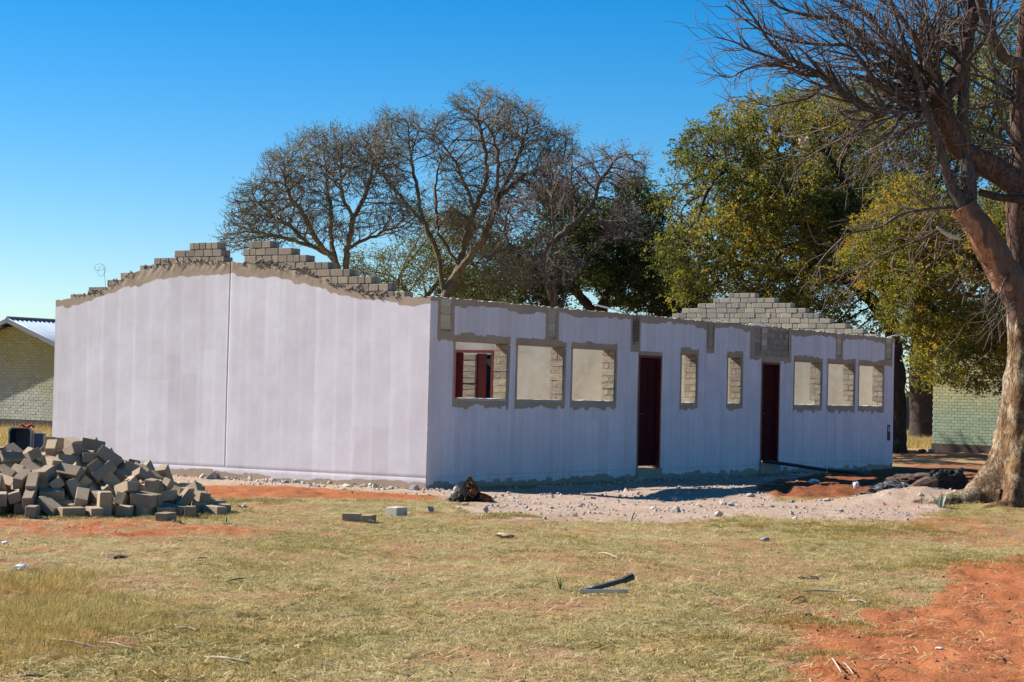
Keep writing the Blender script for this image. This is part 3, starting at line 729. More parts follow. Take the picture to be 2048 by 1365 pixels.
PILE_BURIED="156,222,630,285,-409,6,36;-377,1333,145,203,-436,-112,81;286,1061,190,66,270,-411,62;995,-631,197,234,-105,-298,309;-226,1128,172,58,358,-339,56;-685,-625,416,56,15,-132,478;-835,279,596,474,-76,-60,-124;-215,751,358,192,113,389,222;-471,1106,175,58,-8,-86,-489;-933,993,217,450,-96,25,192;1590,225,87,8,-406,-290,24;274,1562,82,268,-14,18,421;-1969,531,135,143,190,-343,-275;353,865,265,86,270,-405,76;-1257,1058,163,75,392,300,-16;-1050,-1178,148,150,33,59,-472;1248,-307,165,263,178,-216,-320;927,-53,300,46,-467,-132,112;896,1114,122,288,-309,-156,216;-677,1589,79,489,-24,2,100;809,392,327,307,-324,-48,220;-1234,783,274,463,-89,-94,-137;-752,1343,198,8,-350,-83,-347;-463,809,313,56,198,-443,107;-2170,622,88,30,250,432,-4;60,1353,125,286,-356,-134,154;-714,-1515,87,476,27,-8,150;-870,770,361,29,-60,-167,466;1108,716,138,59,366,-336,-3;-1320,677,300,276,-388,22,-150;-1724,-945,120,44,-29,496,25;655,1359,105,18,4,-377,-328;-1237,502,391,92,30,482,-94;-1158,-627,361,40,-368,-314,-120;937,853,164,296,276,250,154;477,-144,540,102,-8,-488,-33;728,1063,141,263,-59,-28,-420;479,516,417,323,6,156,348;-1588,-52,319,258,114,-58,-409;-581,1826,191,323,-336,-124,130;-697,-823,306,74,-302,380,96;-2069,252,125,4,472,-154,56;643,637,314,333,137,-234,-256;-723,-1269,145,246,308,186,246;-260,1264,248,484,-82,14,94;1438,370,174,327,-368,-42,-76;783,-525,280,273,-44,109,-402;45,742,348,469,-126,32,116;-697,1110,179,62,394,-295,62;-73,1578,81,4,220,448,-26;499,-504,405,470,89,96,-106;-723,571,449,458,-128,40,148;735,63,421,166,-22,-322,-343;178,655,397,98,-30,-128,-472;-589,-435,539,374,-223,212,-126;352,1370,117,316,-364,-78,109;1166,484,160,62,71,-490,32;-58,1083,267,132,-210,-434,21;-306,665,394,118,432,-215,58;943,644,271,311,-371,-108,64;526,282,481,472,-43,122,100;1095,-478,179,461,4,82,-176;-1834,488,193,146,-414,-231,65;-639,1369,122,258,-310,189,-226;-1782,68,226,58,-103,0,486;607,1520,77,50,4,20,497;-652,881,368,389,-29,-220,-222;-1363,-33,451,160,-116,-62,455;1313,2,141,42,-410,-278,54;869,859,312,384,0,-192,-256;139,1827,149,120,332,110,-338;1468,515,95,81,28,18,492;51,917,326,12,152,-376,292;-985,662,402,61,-28,212,448;20,458,514,301,-70,102,380;-1075,384,502,452,-133,-34,166;544,1210,169,56,64,483,-96;-506,1446,200,280,82,344,216;277,585,496,42,100,-98,478;-1195,-199,523,462,20,-132,137;1154,15,195,62,-384,-304,78;-1622,1111,170,270,331,-145,-216;-1543,365,318,220,100,-170,-404;1329,227,149,18,68,-347,353;-276,1669,86,264,248,251,236;439,1056,300,348,210,272,102;-974,-227,599,152,104,52,-462;-1087,1178,232,294,149,64,-370;605,151,472,0,-474,-95,127;920,280,306,430,-83,72,230;310,1164,308,56,-294,336,-216;-521,1143,298,228,-327,170,-248;188,467,632,461,116,-8,-154;387,1516,218,310,-37,-52,-386;1043,467,334,248,-76,-80,-420;606,875,272,48,-498,8,-14;1323,1209,70,11,496,-58,-7;-824,620,580,434,-227,-26,94;-115,1426,183,4,234,238,-372;-1618,769,238,211,38,61,448;-1669,411,235,68,-234,424,-102;-883,1667,73,416,-18,2,277;1337,716,170,445,-92,-118,-172;-438,1595,149,320,-248,262,-132;-1362,201,433,202,-136,-4,436;-503,445,520,12,-3,-122,-484;39,1680,129,251,58,206,376;777,852,403,270,66,-180,-374;-1741,205,249,334,-350,-27,-126;-275,1442,296,104,272,356,-196;-862,-324,589,272,370,86,178;947,-299,339,264,16,-292,-308;-614,1783,66,0,8,500,-10;578,1288,286,30,-34,417,272;-1440,986,297,492,-68,-26,54;-922,-12,653,372,-330,-46,-21;602,1418,228,38,498,-16,-9;-762,1159,297,412,272,57,56;-1569,1360,80,20,496,64,9;-140,521,554,31,-347,-354,54;821,1644,67,380,-10,0,-324;-1782,-591,167,462,22,-76,172;-471,904,457,248,414,-110,-72;-290,507,572,357,27,34,-348;907,640,396,41,487,102,32;-312,1077,327,167,204,-126,-406;-1278,1419,99,94,95,-360,-320;-1050,241,637,282,34,4,411;-1429,307,504,464,-19,-136,-127;113,1221,220,116,-114,124,-456;-239,1881,63,6,500,-14,0;-1879,1031,101,184,142,318,308;-780,498,646,108,-138,-456,-108;-1447,944,174,191,185,-348,-242;707,1999,59,463,-2,0,-189;134,1169,334,424,134,84,214;-510,667,537,154,-424,124,-177;838,1591,184,462,-4,14,192;-274,323,655,358,42,-34,345;569,1663,81,38,42,360,342;1069,1276,79,394,-20,0,-306;-1397,1227,191,154,300,-112,352;-1628,1614,65,422,-4,-7,-268;-960,1251,145,2,92,474,-127;1576,6,153,314,-368,28,-122;855,1301,207,82,-410,-225,156;-403,572,700,21,272,-326,-262;537,824,387,412,-7,-66,274;-534,1302,388,109,73,396,276;-1732,1034,187,316,99,-340,158;-988,1461,105,307,-354,116,-130;-756,1929,61,0,31,-499,5;-1491,1923,60,10,0,-4,-500;-2342,582,87,291,306,-202,-176;-1848,775,123,496,-44,-37,-10;1195,1291,187,487,-13,15,112;-252,962,392,158,22,-426,208;-76,317,658,372,-18,66,-327;-237,1665,226,48,-50,-339,361;-1226,1957,61,347,-3,2,360"
# ------------------------------------------------------------------ the unfinished block building
CRS = 0.1225
building = thing('block_building', 'long roofless cement block building with lavender white plaster and stepped gables', 'building', CORNER)
WINS = [(0.71, 2.24), (2.54, 4.01), (4.30, 5.77), (8.28, 8.89), (10.21, 10.80), (13.27, 14.60), (14.96, 16.35), (16.63, 18.0)]
WZ0, WZ1 = 1.44, 2.36
DOORS = [(6.63, 7.49, 0.22, 2.31), (11.71, 12.55, 0.25, 2.31)]
SLOTS = [(0.28, 0.57, 2.51), (3.47, 3.72, 2.50), (15.40, 15.62, 2.53), (18.13, 18.43, 2.53)]
PATCH = (11.38, 12.95, 2.44, 3.0)
PLAST = ([0, .6, 1.0, 1.3, 1.6, 1.91, 2.12, 2.64, 3.07, 3.72, 4.16, 4.83, 5.45, 5.74, 5.97, 6.38, 6.79, 7.14, 7.63, 8.06, 8.3],
         [3.02, 3.03, 3.05, 3.07, 3.15, 3.22, 3.32, 3.45, 3.54, 3.61, 3.65, 3.64, 3.63, 3.59, 3.57, 3.47, 3.30, 3.14, 3.09, 3.02, 3.01])
PAINT_U = [0, .25, .6, 1.14, 1.96, 2.22, 3.06, 3.6, 4.15, 4.68, 5.16, 5.79, 6.18, 6.66, 7.08, 7.62, 7.87, 8.26, 8.4]
PAINT_Z = [2.91, 2.91, 2.92, 2.99, 3.10, 3.22, 3.33, 3.38, 3.44, 3.42, 3.41, 3.38, 3.28, 3.19, 3.10, 2.96, 2.92, 2.87, 2.87]

def cuts(a, b, step, extra):
    c = set(np.round(np.arange(a, b, step), 4).tolist() + [round(b, 4)])
    for e in extra:
        c = {q for q in c if abs(q - e) > step * 0.3}
    c |= {round(e, 4) for e in extra}
    return np.array(sorted(q for q in c if a - 1e-6 <= q <= b + 1e-6))

def wall_sheet(name, us, zs, top, holes, pt, tone, disp, O, U, N, flip, parent, mat, depth=0.03):
    Ug, Zg = np.meshgrid(us, zs)
    Zc = np.minimum(Zg, top(Ug))
    pa = pt(Ug, Zc); to = tone(Ug, Zc); dd = disp(Ug, Zc)
    O = np.array(O); U = np.array(U); N = np.array(N)
    V = O + Ug[..., None] * U + Zc[..., None] * np.array([0, 0, 1]) + dd[..., None] * N
    nz, nu = Ug.shape
    idx = np.arange(nz * nu).reshape(nz, nu)
    cu = (Ug[:-1, :-1] + Ug[1:, 1:]) / 2; cz = (Zg[:-1, :-1] + Zg[1:, 1:]) / 2
    keep = (Zc[1:, :-1] - Zc[:-1, :-1] + Zc[1:, 1:] - Zc[:-1, 1:]) > 1e-5
    hole = np.zeros_like(keep)
    for (a, b, c, d) in holes: hole |= (cu > a) & (cu < b) & (cz > c) & (cz < d)
    keep &= ~hole
    q = [idx[:-1, :-1], idx[:-1, 1:], idx[1:, 1:], idx[1:, :-1]]
    if flip: q = q[::-1]
    F = np.stack(q, -1)[keep]
    Vf = V.reshape(-1, 3)
    # returns: the top edge of the coat and the edges of the holes, turned back into the wall
    ex = []; ev = []; base = len(Vf)
    topi = idx[-1]
    back = Vf[topi] - (dd[-1][:, None] + depth) * N
    ev.append(back); bi = base + np.arange(nu)
    for i in range(nu - 1):
        cq = (topi[i], topi[i + 1], bi[i + 1], bi[i])
        ex.append(cq[::-1] if flip else cq)
    Vf = np.concatenate([Vf] + ev); F = np.concatenate([F, np.array(ex)])
    pa = np.concatenate([pa.ravel(), np.full(nu, -1.0)]); to = np.concatenate([to.ravel(), np.zeros(nu)])
    me = mesh_np(name, Vf, F, False, {'paint': ('FLOAT', pa), 'tone': ('FLOAT', to)})
    return link(name, me, mat, parent)

def rectd(u, z, a, b, c, d):              # distance outside a rectangle
    dx = np.maximum(a - u, u - b); dz = np.maximum(c - z, z - d)
    return np.where((dx < 0) & (dz < 0), np.maximum(dx, dz), np.hypot(np.maximum(dx, 0), np.maximum(dz, 0)))

def ragged(u, w, amp, seed):              # roller ends: a step for every stroke, softened
    return (hash1(u / w + 0.3 * np.sin(u * 3), seed) - 0.5) * amp + (fbm(u * 9, u * 0 + seed, 2, seed) - 0.5) * amp * 0.8

def stroke_tone(u, z, w, zcut, seed):
    uu = u + 0.03 * (fbm(u * 0 + z * 0.8, z * 0, 2, seed) - 0.5)
    k = np.floor(uu / w); f = uu / w - k
    a = hash1(k, seed)
    seg = zcut + (hash1(k, seed + 1) - 0.5) * 0.9
    low = z < seg
    a = np.where(low, hash1(k + 50, seed + 2), a)
    lap = np.exp(-(np.minimum(f, 1 - f) * w / 0.035) ** 2)
    return a, lap, sstep(0.03, 0.0, np.abs(z - seg))

def long_paint(u, z):
    d = np.full(u.shape, 9.0)
    for i, (a, b) in enumerate(WINS):
        bot = 0.13 + ragged(u, .14, .07, 3 + i); tp = 0.12 + ragged(u, .3, .05, 13 + i)
        d = np.minimum(d, rectd(u, z, a - 0.06, b + 0.07, WZ0 - bot, WZ1 + tp))
    for i, (a, b, z0) in enumerate(SLOTS + [(6.36, 6.61, 2.46), (9.31, 9.55, 2.52)]):
        m = 0.085 if i < 4 else 0.05
        d = np.minimum(d, rectd(u, z, a - m, b + m + 0.01, z0 - 0.15 - ragged(u, .08, .04, 33 + i) * 1.0 if i < 4 else z0 - .1, 4))
    d = np.minimum(d, rectd(u, z, PATCH[0] - .22, PATCH[1] + .13, PATCH[2] - .10 + ragged(u, .2, .08, 44), 4))
    for (a, b, c, e) in DOORS: d = np.minimum(d, rectd(u, z, a - 0.03, b + 0.03, -1, e + 0.07))
    topz = 2.925 - 0.045 * np.sin(u * 2.9) * 0.6 + ragged(u, .17, .045, 51)
    d = np.minimum(d, topz - z)
    botz = 0.105 + ragged(u, .23, .075, 61)
    d = np.minimum(d, z - botz)
    return np.where((u < 0.28) & (z > 2.6), np.maximum(d, np.minimum(2.97 - z, 0.2 - u)), d)

def long_tone(u, z):
    a1, l1, s1 = stroke_tone(u, z, 0.235, 1.5, 5)
    a2, l2, s2 = stroke_tone(u + .1, z, 0.41, 2.2, 15)
    return np.clip(0.12 + 0.32 * a1 + 0.28 * a2 + 0.22 * l1 + 0.1 * l2, 0, 1)

VG = [a - .05 for a, b in WINS] + [b + .06 for a, b in WINS] + [3.25, 5.05, 7.62, 11.1]
def long_disp(u, z):
    d = (fbm(u * .6, z * .8, 3, 70) - .5) * 0.02
    for g in VG:
        low = (z < 1.3) & (np.abs(u - g) < 0.006)
        d = d - 0.006 * low
    d = d - 0.010 * ((np.abs(z - 0.19) < 0.008) & (u > 0.0))
    for a, b in WINS:
        d = d - 0.010 * ((np.abs(z - (WZ1 + 0.004)) < 0.005) & (u > a - .2) & (u < b + .18))
        d = d - 0.006 * ((np.abs(u - (a + b) / 2 - .35) < 0.006) & (z > 2.5))
    return d

ledge = []
for a, b in WINS: ledge += [a, b]
for a, b, c, d_ in DOORS: ledge += [a, b]
for a, b, c in SLOTS: ledge += [a, b]
ledge += [PATCH[0], PATCH[1], 11.65, 11.9]
vext = []
for g in VG + [(a + b) / 2 + .35 for a, b in WINS]:
    vext += [g - .006, g, g + .006]
us = cuts(0, LEN, 0.03, sorted(set(ledge + vext)))
us = us[np.concatenate([[True], np.diff(us) > 0.0015])]
zs = cuts(-0.15, 3.10, 0.045, [WZ0, WZ1, WZ1 + .009, WZ1 + .004, 0.22, 0.25, 2.31, 2.44, 3.0, 2.50, 2.51, 2.53, 0.182, 0.19, 0.198])
def long_top(u): return EAVE + (fbm(u * 14, u * 0, 3, 73) - .5) * 0.045 + (fbm(u * 1.2, u * 0, 2, 74) - .5) * .02
lholes = [(a, b, WZ0, WZ1) for a, b in WINS] + DOORS + [(a, b, c, 9) for a, b, c in SLOTS] + [PATCH]
OUT = -DB
side = wall_sheet('side_wall', us, zs, long_top, lholes, long_paint, long_tone, long_disp, CORNER, DA, OUT, False, building, M['plaster'])
side['label'] = 'shaded long wall with eight window openings and two maroon doors'

def gable_top(u): return np.interp(u, *PLAST) + (fbm(u * 11, u * 0, 3, 75) - .5) * 0.05
def gable_paint(u, z):
    zt = np.interp(u, PAINT_U, PAINT_Z) + ragged(u, 0.36, 0.05, 77) + ragged(u, .12, .025, 78)
    zb = 0.10 + ragged(u, 0.45, .05, 79) + 0.03 * np.sin(u * 1.7)
    return np.minimum(np.minimum(zt - z, z - zb), u - 0.004 + 0 * z)
def gable_tone(u, z):
    a1, l1, s1 = stroke_tone(u, z, 0.37, 2.05, 25)
    a2, l2, s2 = stroke_tone(u + .12, z, 0.80, 1.2, 35)
    jl = 1.6 * np.exp(-((u - 4.165) / .028) ** 2)
    return np.clip(0.10 + 0.36 * a1 + 0.40 * a2 + 0.26 * l1 + 0.15 * l2 + .3 * jl, 0, 1)
def gable_disp(u, z):
    d = (fbm(u * .5, z * .6, 3, 80) - .5) * 0.022
    e = gable_top(u) - z                                    # smeared mortar near the top of the coat
    sm = sstep(0.22, 0.0, e)
    diag = vnoise(u * 20 + z * 17 * np.where(u < 4.1, -1, 1), z * 7, 82) * .7 + vnoise(u * 45, z * 45, 83) * .5 - 0.55
    d = d + sm * diag * 0.026 * sstep(3.1, 3.4, z)
    d = d - 0.006 * ((np.abs(u - 4.135) < 0.003) & (z > 0.19))
    d = d - 0.004 * (np.abs(z - 0.19) < 0.004)
    return d
ug = cuts(0, WID, 0.028, [4.131, 4.135, 4.139])
zg = cuts(-0.15, 3.70, 0.04, [0.182, 0.19, 0.198])
gab = wall_sheet('gable_wall', ug, zg, gable_top, [], gable_paint, gable_tone, gable_disp, CORNER - DA * 0.0, DB, -DA, True, building, M['plaster'], 0.02)
gab['label'] = 'lavender white gable wall with a curved plaster top and a vertical joint'

# the body of the walls: inner faces, reveals, tops
def body(name, pieces, mat, parent):
    b = MB()
    for (s0, s1, w0, w1, z0, z1) in pieces:
        c = bl((s0 + s1) / 2, (w0 + w1) / 2, (z0 + z1) / 2)
        b.box(c, ((s1 - s0) / 2, (w1 - w0) / 2, (z1 - z0) / 2), (DA, DB, UPV))
    return b.build(name, mat, parent)

cutu = sorted(set([THK] + [q for a, b in WINS for q in (a, b)] + [q for a, b, c, d_ in DOORS for q in (a, b)] + [LEN - THK]))
pcs = []
W0 = 0.028
for i in range(len(cutu) - 1):
    a, b = cutu[i], cutu[i + 1]; m = (a + b) / 2
    isw = any(x0 < m < x1 for x0, x1 in WINS); isd = [d_ for d_ in DOORS if d_[0] < m < d_[1]]
    if isw: pcs += [(a, b, W0, THK, -.1, WZ0 - .004), (a, b, W0, THK, WZ1 + .004, EAVE - .03)]
    elif isd: pcs += [(a, b, W0, THK, -.1, isd[0][2] - .004), (a, b, W0, THK, isd[0][3] + .004, EAVE - .03)]
    else: pcs += [(a, b, W0, THK, -.1, EAVE - .03)]
body('wall_core', pcs, M['mortar'], building)
# thin returns of the plaster round each opening
def reveal(quads):
    b = MB()
    for q in quads: b.add([bl(*v) for v in q], [(0, 1, 2, 3)])
    return b.build('reveal', M['raw'], building)
for a, bb in WINS:
    reveal([[(a, -.002, WZ0), (a, THK, WZ0), (a, THK, WZ1), (a, -.002, WZ1)], [(a, -.002, WZ1), (a, THK, WZ1), (bb, THK, WZ1), (bb, -.002, WZ1)]])
for a, bb, z0, z1 in DOORS:
    reveal([[(a, -.002, z0), (a, W0, z0), (a, W0, z1), (a, -.002, z1)], [(a, -.002, z1), (a, W0, z1), (bb, W0, z1), (bb, -.002, z1)], [(bb, -.002, z0), (bb, W0, z0), (bb, W0, z1), (bb, -.002, z1)]])
for (a, bb, z0) in SLOTS:
    ze = EAVE - .03
    reveal([[(q, -.002, z0), (q, .03, z0), (q, .03, ze), (q, -.002, ze)] for q in (a, bb)] + [[(a, -.002, z0), (a, .03, z0), (bb, .03, z0), (bb, -.002, z0)]])
# crumbly sills and the pale broken edge along the wall head
def crumb_line(name, p0, p1, wd, ht, seed, mat, parent, n=None):
    L = (Vector(p1) - Vector(p0)).length; n = n or int(L / 0.035)
    us_ = np.linspace(0, 1, n); rs = np.random.default_rng(seed)
    h = ht * (0.25 + 0.9 * fbm(us_ * L * 9, us_ * 0, 3, seed) + 0.3 * rs.random(n))
    p0 = np.array(p0); p1 = np.array(p1); c = p0 + us_[:, None] * (p1 - p0)
    nrm = np.array(DB if abs((p1 - p0) @ np.array(DA)) > abs((p1 - p0) @ np.array(DB)) else DA)
    V = []
    for k, (o, hh_) in enumerate(((-.002, -.02), (-.002, .55), (wd * .35, 1.0), (wd * .7, .9), (wd, .5), (wd, -.02))):
        j = rs.normal(0, .004, n) * (k not in (0, 5))
        V.append(c + nrm * (o + j)[:, None] + np.stack([0 * h, 0 * h, h * hh_ if hh_ > 0 else h * 0 + hh_], -1))
    V = np.stack(V, 1).reshape(-1, 3); F = []
    for i in range(n - 1):
        for k in range(5): F.append((i * 6 + k, i * 6 + k + 1, i * 6 + 6 + k + 1, i * 6 + 6 + k))
    return link(name, mesh_np(name, V, np.array(F)), mat, parent)
for i, (a, bb) in enumerate(WINS):
    crumb_line('sill', bl(a, 0.004, WZ0 - .004), bl(bb - .01, 0.004, WZ0 - .004), THK - .01, 0.022, 100 + i, M['crumb'], building)
crumb_line('wall_head', bl(0.0, 0.02, EAVE - .035), bl(LEN, 0.02, EAVE - .035), THK - .03, 0.042, 120, M['crumb'], building)

# bricks -----------------------------------------------------------
def brick_mesh(name, mat, seed, rough=0.0, size=(1, 1, 1), bev=0.045):
    bm = bmesh.new(); bmesh.ops.create_cube(bm, size=1)
    if rough: bmesh.ops.subdivide_edges(bm, edges=bm.edges[:], cuts=3, use_grid_fill=True)
    else: bmesh.ops.bevel(bm, geom=bm.edges[:], offset=bev, segments=1, affect='EDGES')
    r = random.Random(seed)
    for v in bm.verts:
        if rough:
            q = Vector((v.co.x * 3, v.co.y * 3, v.co.z * 3)) + Vector((seed * 5.3, 0, 0))
            v.co += Vector((mn.noise(q), mn.noise(q + Vector((9, 0, 0))), mn.noise(q + Vector((0, 9, 0))))) * rough
        else: v.co += Vector((r.uniform(-1, 1), r.uniform(-1, 1), r.uniform(-1, 1))) * 0.018
    me = bpy.data.meshes.new(name); bm.to_mesh(me); bm.free(); me.materials.append(mat); return me
BW = [brick_mesh('brick', M['wall_brick'], k) for k in range(4)]
BF = [brick_mesh('brick', M['far_brick'], 10 + k) for k in range(4)]
BS = [brick_mesh('slot_brick', M['slot_brick'], 30 + k, 0.06) for k in range(4)]
BR = [brick_mesh('rough_brick', M['rough_brick'], 20 + k, 0.045) for k in range(5)]
RB = random.Random(4)
AX = Matrix((DA, DB, UPV)).transposed().to_4x4()
def lay(meshes, s0, s1, w0, w1, z0, z1, parent, jit=0.003, name='brick'):
    c = bl((s0 + s1) / 2, (w0 + w1) / 2, (z0 + z1) / 2) + Vector((RB.uniform(-1, 1), RB.uniform(-1, 1), RB.uniform(-.4, .4))) * jit
    R_ = Matrix.Rotation(RB.uniform(-.012, .012), 4, 'Z')
    me = RB.choice(meshes)
    return place(name, me, Matrix.Translation(c) @ R_ @ AX @ Matrix.Diagonal((s1 - s0, w1 - w0, z1 - z0, 1)), parent)

UL = [7.88, 7.44, 6.99, 6.68, 6.22, 5.90, 5.43, 5.09]
UR = [.51, .84, 1.18, 1.62, 2.07, 2.53, 2.84, 3.29]
GAP = {5: (3.86, 4.30), 6: (3.90, 4.36), 7: (3.77, 4.45)}
nb_ = 0
corep = []
for k in range(8):
    z0 = EAVE - .03 + k * CRS; z1 = z0 + CRS - 0.012
    segs = [(UR[k], UL[k])] if k not in GAP else [(UR[k], GAP[k][0]), (GAP[k][1], UL[k])]
    for (a, b2) in segs:
        corep.append((0.030, THK - .012, a + .012, b2 - .012, z0 - .01, z1 - .006))
        u = a; first = True
        while u < b2 - 0.05:
            L_ = RB.choice([.135, .19, .2, .27]) if k % 2 else RB.choice([.2, .21, .28, .135])
            if b2 - (u + L_) < 0.09: L_ = b2 - u
            um = u + L_ / 2
            exposed = z1 + 0.02 > float(np.interp(um, *PLAST))
            if exposed:
                lay(BW, 0.010, 0.122, u + .005, u + L_ - .005, z0, z1, gab); nb_ += 1
            if first or u + L_ > b2 - .01:
                lay(BW, 0.132, THK - .005, u + .005, u + L_ - .005, z0, z1, gab); nb_ += 1
            first = False
            u += L_
body('gable_core', corep + [(0.022, THK, THK, WID - THK, -.1, EAVE - .03), (0.022, THK, W0, THK, -.1, EAVE - .03), (0.022, THK, WID - THK, WID - .0, -.1, EAVE - .03)], M['mortar'], building)
print('near gable bricks', nb_)
# mortar smears where the coat thins out over the bricks
sm = MB(); rs_ = random.Random(8)
for i in range(230):
    u = rs_.uniform(0.4, 7.8); zt = float(np.interp(u, *PLAST))
    if zt < 3.03: continue
    z = zt + abs(rs_.gauss(0.01, 0.05)) - .02
    if z > 4.0: continue
    k = min(7, int((z - EAVE + .03) / CRS))
    if k < 0 or not (UR[k] + .05 < u < UL[k] - .05): continue
    if k in GAP and GAP[k][0] < u < GAP[k][1]: continue
    L_ = rs_.uniform(.04, .15); a_ = rs_.uniform(.3, 1.2) * (-1 if u < 4 else 1)
    ax1 = (DB * math.cos(a_) + UPV * math.sin(a_)); ax2 = ax1.cross(DA).normalized()
    c = CORNER + DB * u + UPV * z + DA * 0.006
    n_ = 6; vs = [c - DA * rs_.uniform(.012, .03)]
    for q in range(n_):
        an = 6.283 * q / n_
        vs.append(c + ax1 * (math.cos(an) * L_ * .5 * rs_.uniform(.7, 1.2)) + ax2 * (math.sin(an) * .022 * rs_.uniform(.6, 1.3)) + DA * .008)
    sm.add(vs, [(0, 1 + q, 1 + (q + 1) % n_) for q in range(n_)])
o = sm.build('mortar_smear', M['mortar'], building); o['kind'] = 'stuff'

# far gable, seen from inside over the long wall
fg0 = LEN - THK
far_core = [(fg0 + .012, LEN, W0, WID, -.1, EAVE - .03)]
FUL = [7.8, 7.3, 6.75, 6.25, 5.77, 5.5, 5.06, 4.64, 4.21]
FUR = [.34, .68, 1.12, 1.52, 1.82, 2.17, 2.55, 2.99, 3.51]
farw = body('far_gable_wall', far_core + [(fg0 + .022, LEN - .012, FUR[k] + .01, FUL[k] - .01, EAVE - .04 + k * CRS, EAVE - .03 + (k + 1) * CRS - .018) for k in range(9)], M['mortar'], building)
farw['label'] = 'bare block gable at the far end stepped up to a single top course'
WL[farw.name] = Vector((0, 0, 0))
nf_ = 0
for k in range(9):
    z0 = EAVE - .03 + k * CRS; z1 = z0 + CRS - 0.013
    u = FUR[k]; b2 = FUL[k]
    while u < b2 - .05:
        L_ = RB.choice([.28, .28, .27, .21]) if k % 2 else RB.choice([.14, .14, .2, .28])
        if b2 - (u + L_) < 0.1: L_ = b2 - u
        lay(BF, fg0 + .002, (LEN - .002) if u == FUR[k] else fg0 + .12, u + .006, u + L_ - .006, z0, z1, farw, 0.005); nf_ += 1
        u += L_
print('far gable bricks', nf_)
b = MB()                                      # plaster inside the far gable and on the other walls
b.add([bl(fg0 + .004, THK, 0), bl(fg0 + .004, WID - THK, 0), bl(fg0 + .004, WID - THK, EAVE - .05), bl(fg0 + .004, THK, EAVE - .05)], [(0, 1, 2, 3)])
b.build('inner_plaster', M['raw'], building)
body('back_wall', [(THK, LEN - THK, WID - THK, WID, -.1, EAVE - .02)], M['raw'], building)
pw = body('partition_wall', [(6.40, 6.58, THK, 3.05, -.1, 2.98), (6.40, 6.58, 3.96, WID - THK, -.1, 2.98), (6.40, 6.58, 3.05, 3.96, 2.36, 2.98)], M['raw'], building)
body('partition_wall', [(9.32, 9.50, THK, 4.6, -.1, 2.98), (9.32, 9.50, 5.42, WID - THK, -.1, 2.98), (9.32, 9.50, 4.6, 5.42, 2.36, 2.98)], M['raw'], building)
body('partition_wall', [(11.75, 11.93, THK, 6.6, -.1, 2.98), (11.75, 11.93, 7.5, WID - THK, -.1, 2.98), (11.75, 11.93, 6.6, 7.5, 2.36, 2.98)], M['raw'], building)
def bars(name, parts_, mat, parent):
    return body(name, parts_, mat, parent)
fr = bars('inner_door_frame', [(6.375, 6.60, 3.05, 3.10, 0, 2.36), (6.375, 6.60, 3.91, 3.96, 0, 2.36), (6.375, 6.60, 3.10, 3.91, 2.31, 2.36)], M['red_steel'], building)
fr['label'] = 'maroon inner door frame seen through the first window'
il = bars('inner_door_leaf', [(6.41, 6.44, 3.78, 3.905, 0.02, 2.30), (6.62, 6.90, 3.55, 3.59, 0.02, 2.30)], M['red_steel'], building)
body('inner_shade_panel', [(9.35, 9.40, 4.62, 5.40, 0, 2.34)], simple('dark_grey_shade', (.035, .036, .038), .8, 0, .2, 4, 0, .1), building)  # dark panel closing the opening; its colour stands in for the shade inside
for k in range(11):
    lay(BR, 9.27, 9.34, 5.43, 5.84, 1.0 + k * CRS, 1.0 + (k + 1) * CRS - .012, building, .006)

# window jambs: rough blocks, smeared with mortar
nj = 0
for i, (a, bb) in enumerate(WINS):
    z = WZ0
    for k in range(8):
        z1 = min(z + .118, WZ1 - .002)
        if z1 - z < .05: break
        if (k + i) % 2 == 1:
            lay(BR, bb - .028, bb + .05, .006, .118, z, z1 - .006, side, .003); lay(BR, bb - .026, bb + .05, .124, THK + .008, z, z1 - .006, side, .003); nj += 2
        else:
            lay(BR, bb - .028, bb + .05, .006, THK + .008, z, z1 - .006, side, .003); nj += 1
        z += .118
# tie slots left open at the wall head
for i, (a, bb, z0) in enumerate(SLOTS + [(11.65, 11.9, 2.53)]):
    z = z0 + (.0 if i == 4 else .03)
    while z < EAVE - .05:
        z1 = min(z + .12, EAVE - .012)
        lay(BS, a + .006, bb - .006, (-.012 if i == 4 else .004), .10, z, z1 - .004, side, .003); nj += 1
        z += .12
# bare patch of blocks over the second door
z = PATCH[2]
while z < PATCH[3] - .04:
    u = PATCH[0]; z1 = min(z + CRS, PATCH[3])
    while u < PATCH[1] - .05:
        L_ = RB.choice([.14, .2, .28])
        if PATCH[1] - u - L_ < .1: L_ = PATCH[1] - u
        if not (11.60 < u + L_ / 2 < 11.95):
            lay(BW, u + .004, u + L_ - .004, .008, .10, z + .004, z1 - .006, side, .003); nj += 1
        u += L_
    z += CRS
print('jamb, slot and patch bricks', nj)
# scratched panel and outlined panel
b = MB()
for k in range(7):
    b.box(bl(6.385 + k * .036, -.004, 2.74 + RB.uniform(-.05, .05)), (.003, .004, .22), (DA, DB, UPV))
for k in range(9):
    b.box(bl(6.485, -.003, 2.56 + k * .055), (.11, .004, .003), (DA, DB, (UPV + DA * RB.uniform(-.2, .2)).normalized()))
for q in (9.32, 9.54): b.box(bl(q, -.003, 2.78), (.004, .004, .24), (DA, DB, UPV))
b.box(bl(9.43, -.003, 2.54), (.11, .004, .005), (DA, DB, UPV))
o = b.build('scratch', M['groove'], building); o['kind'] = 'stuff'
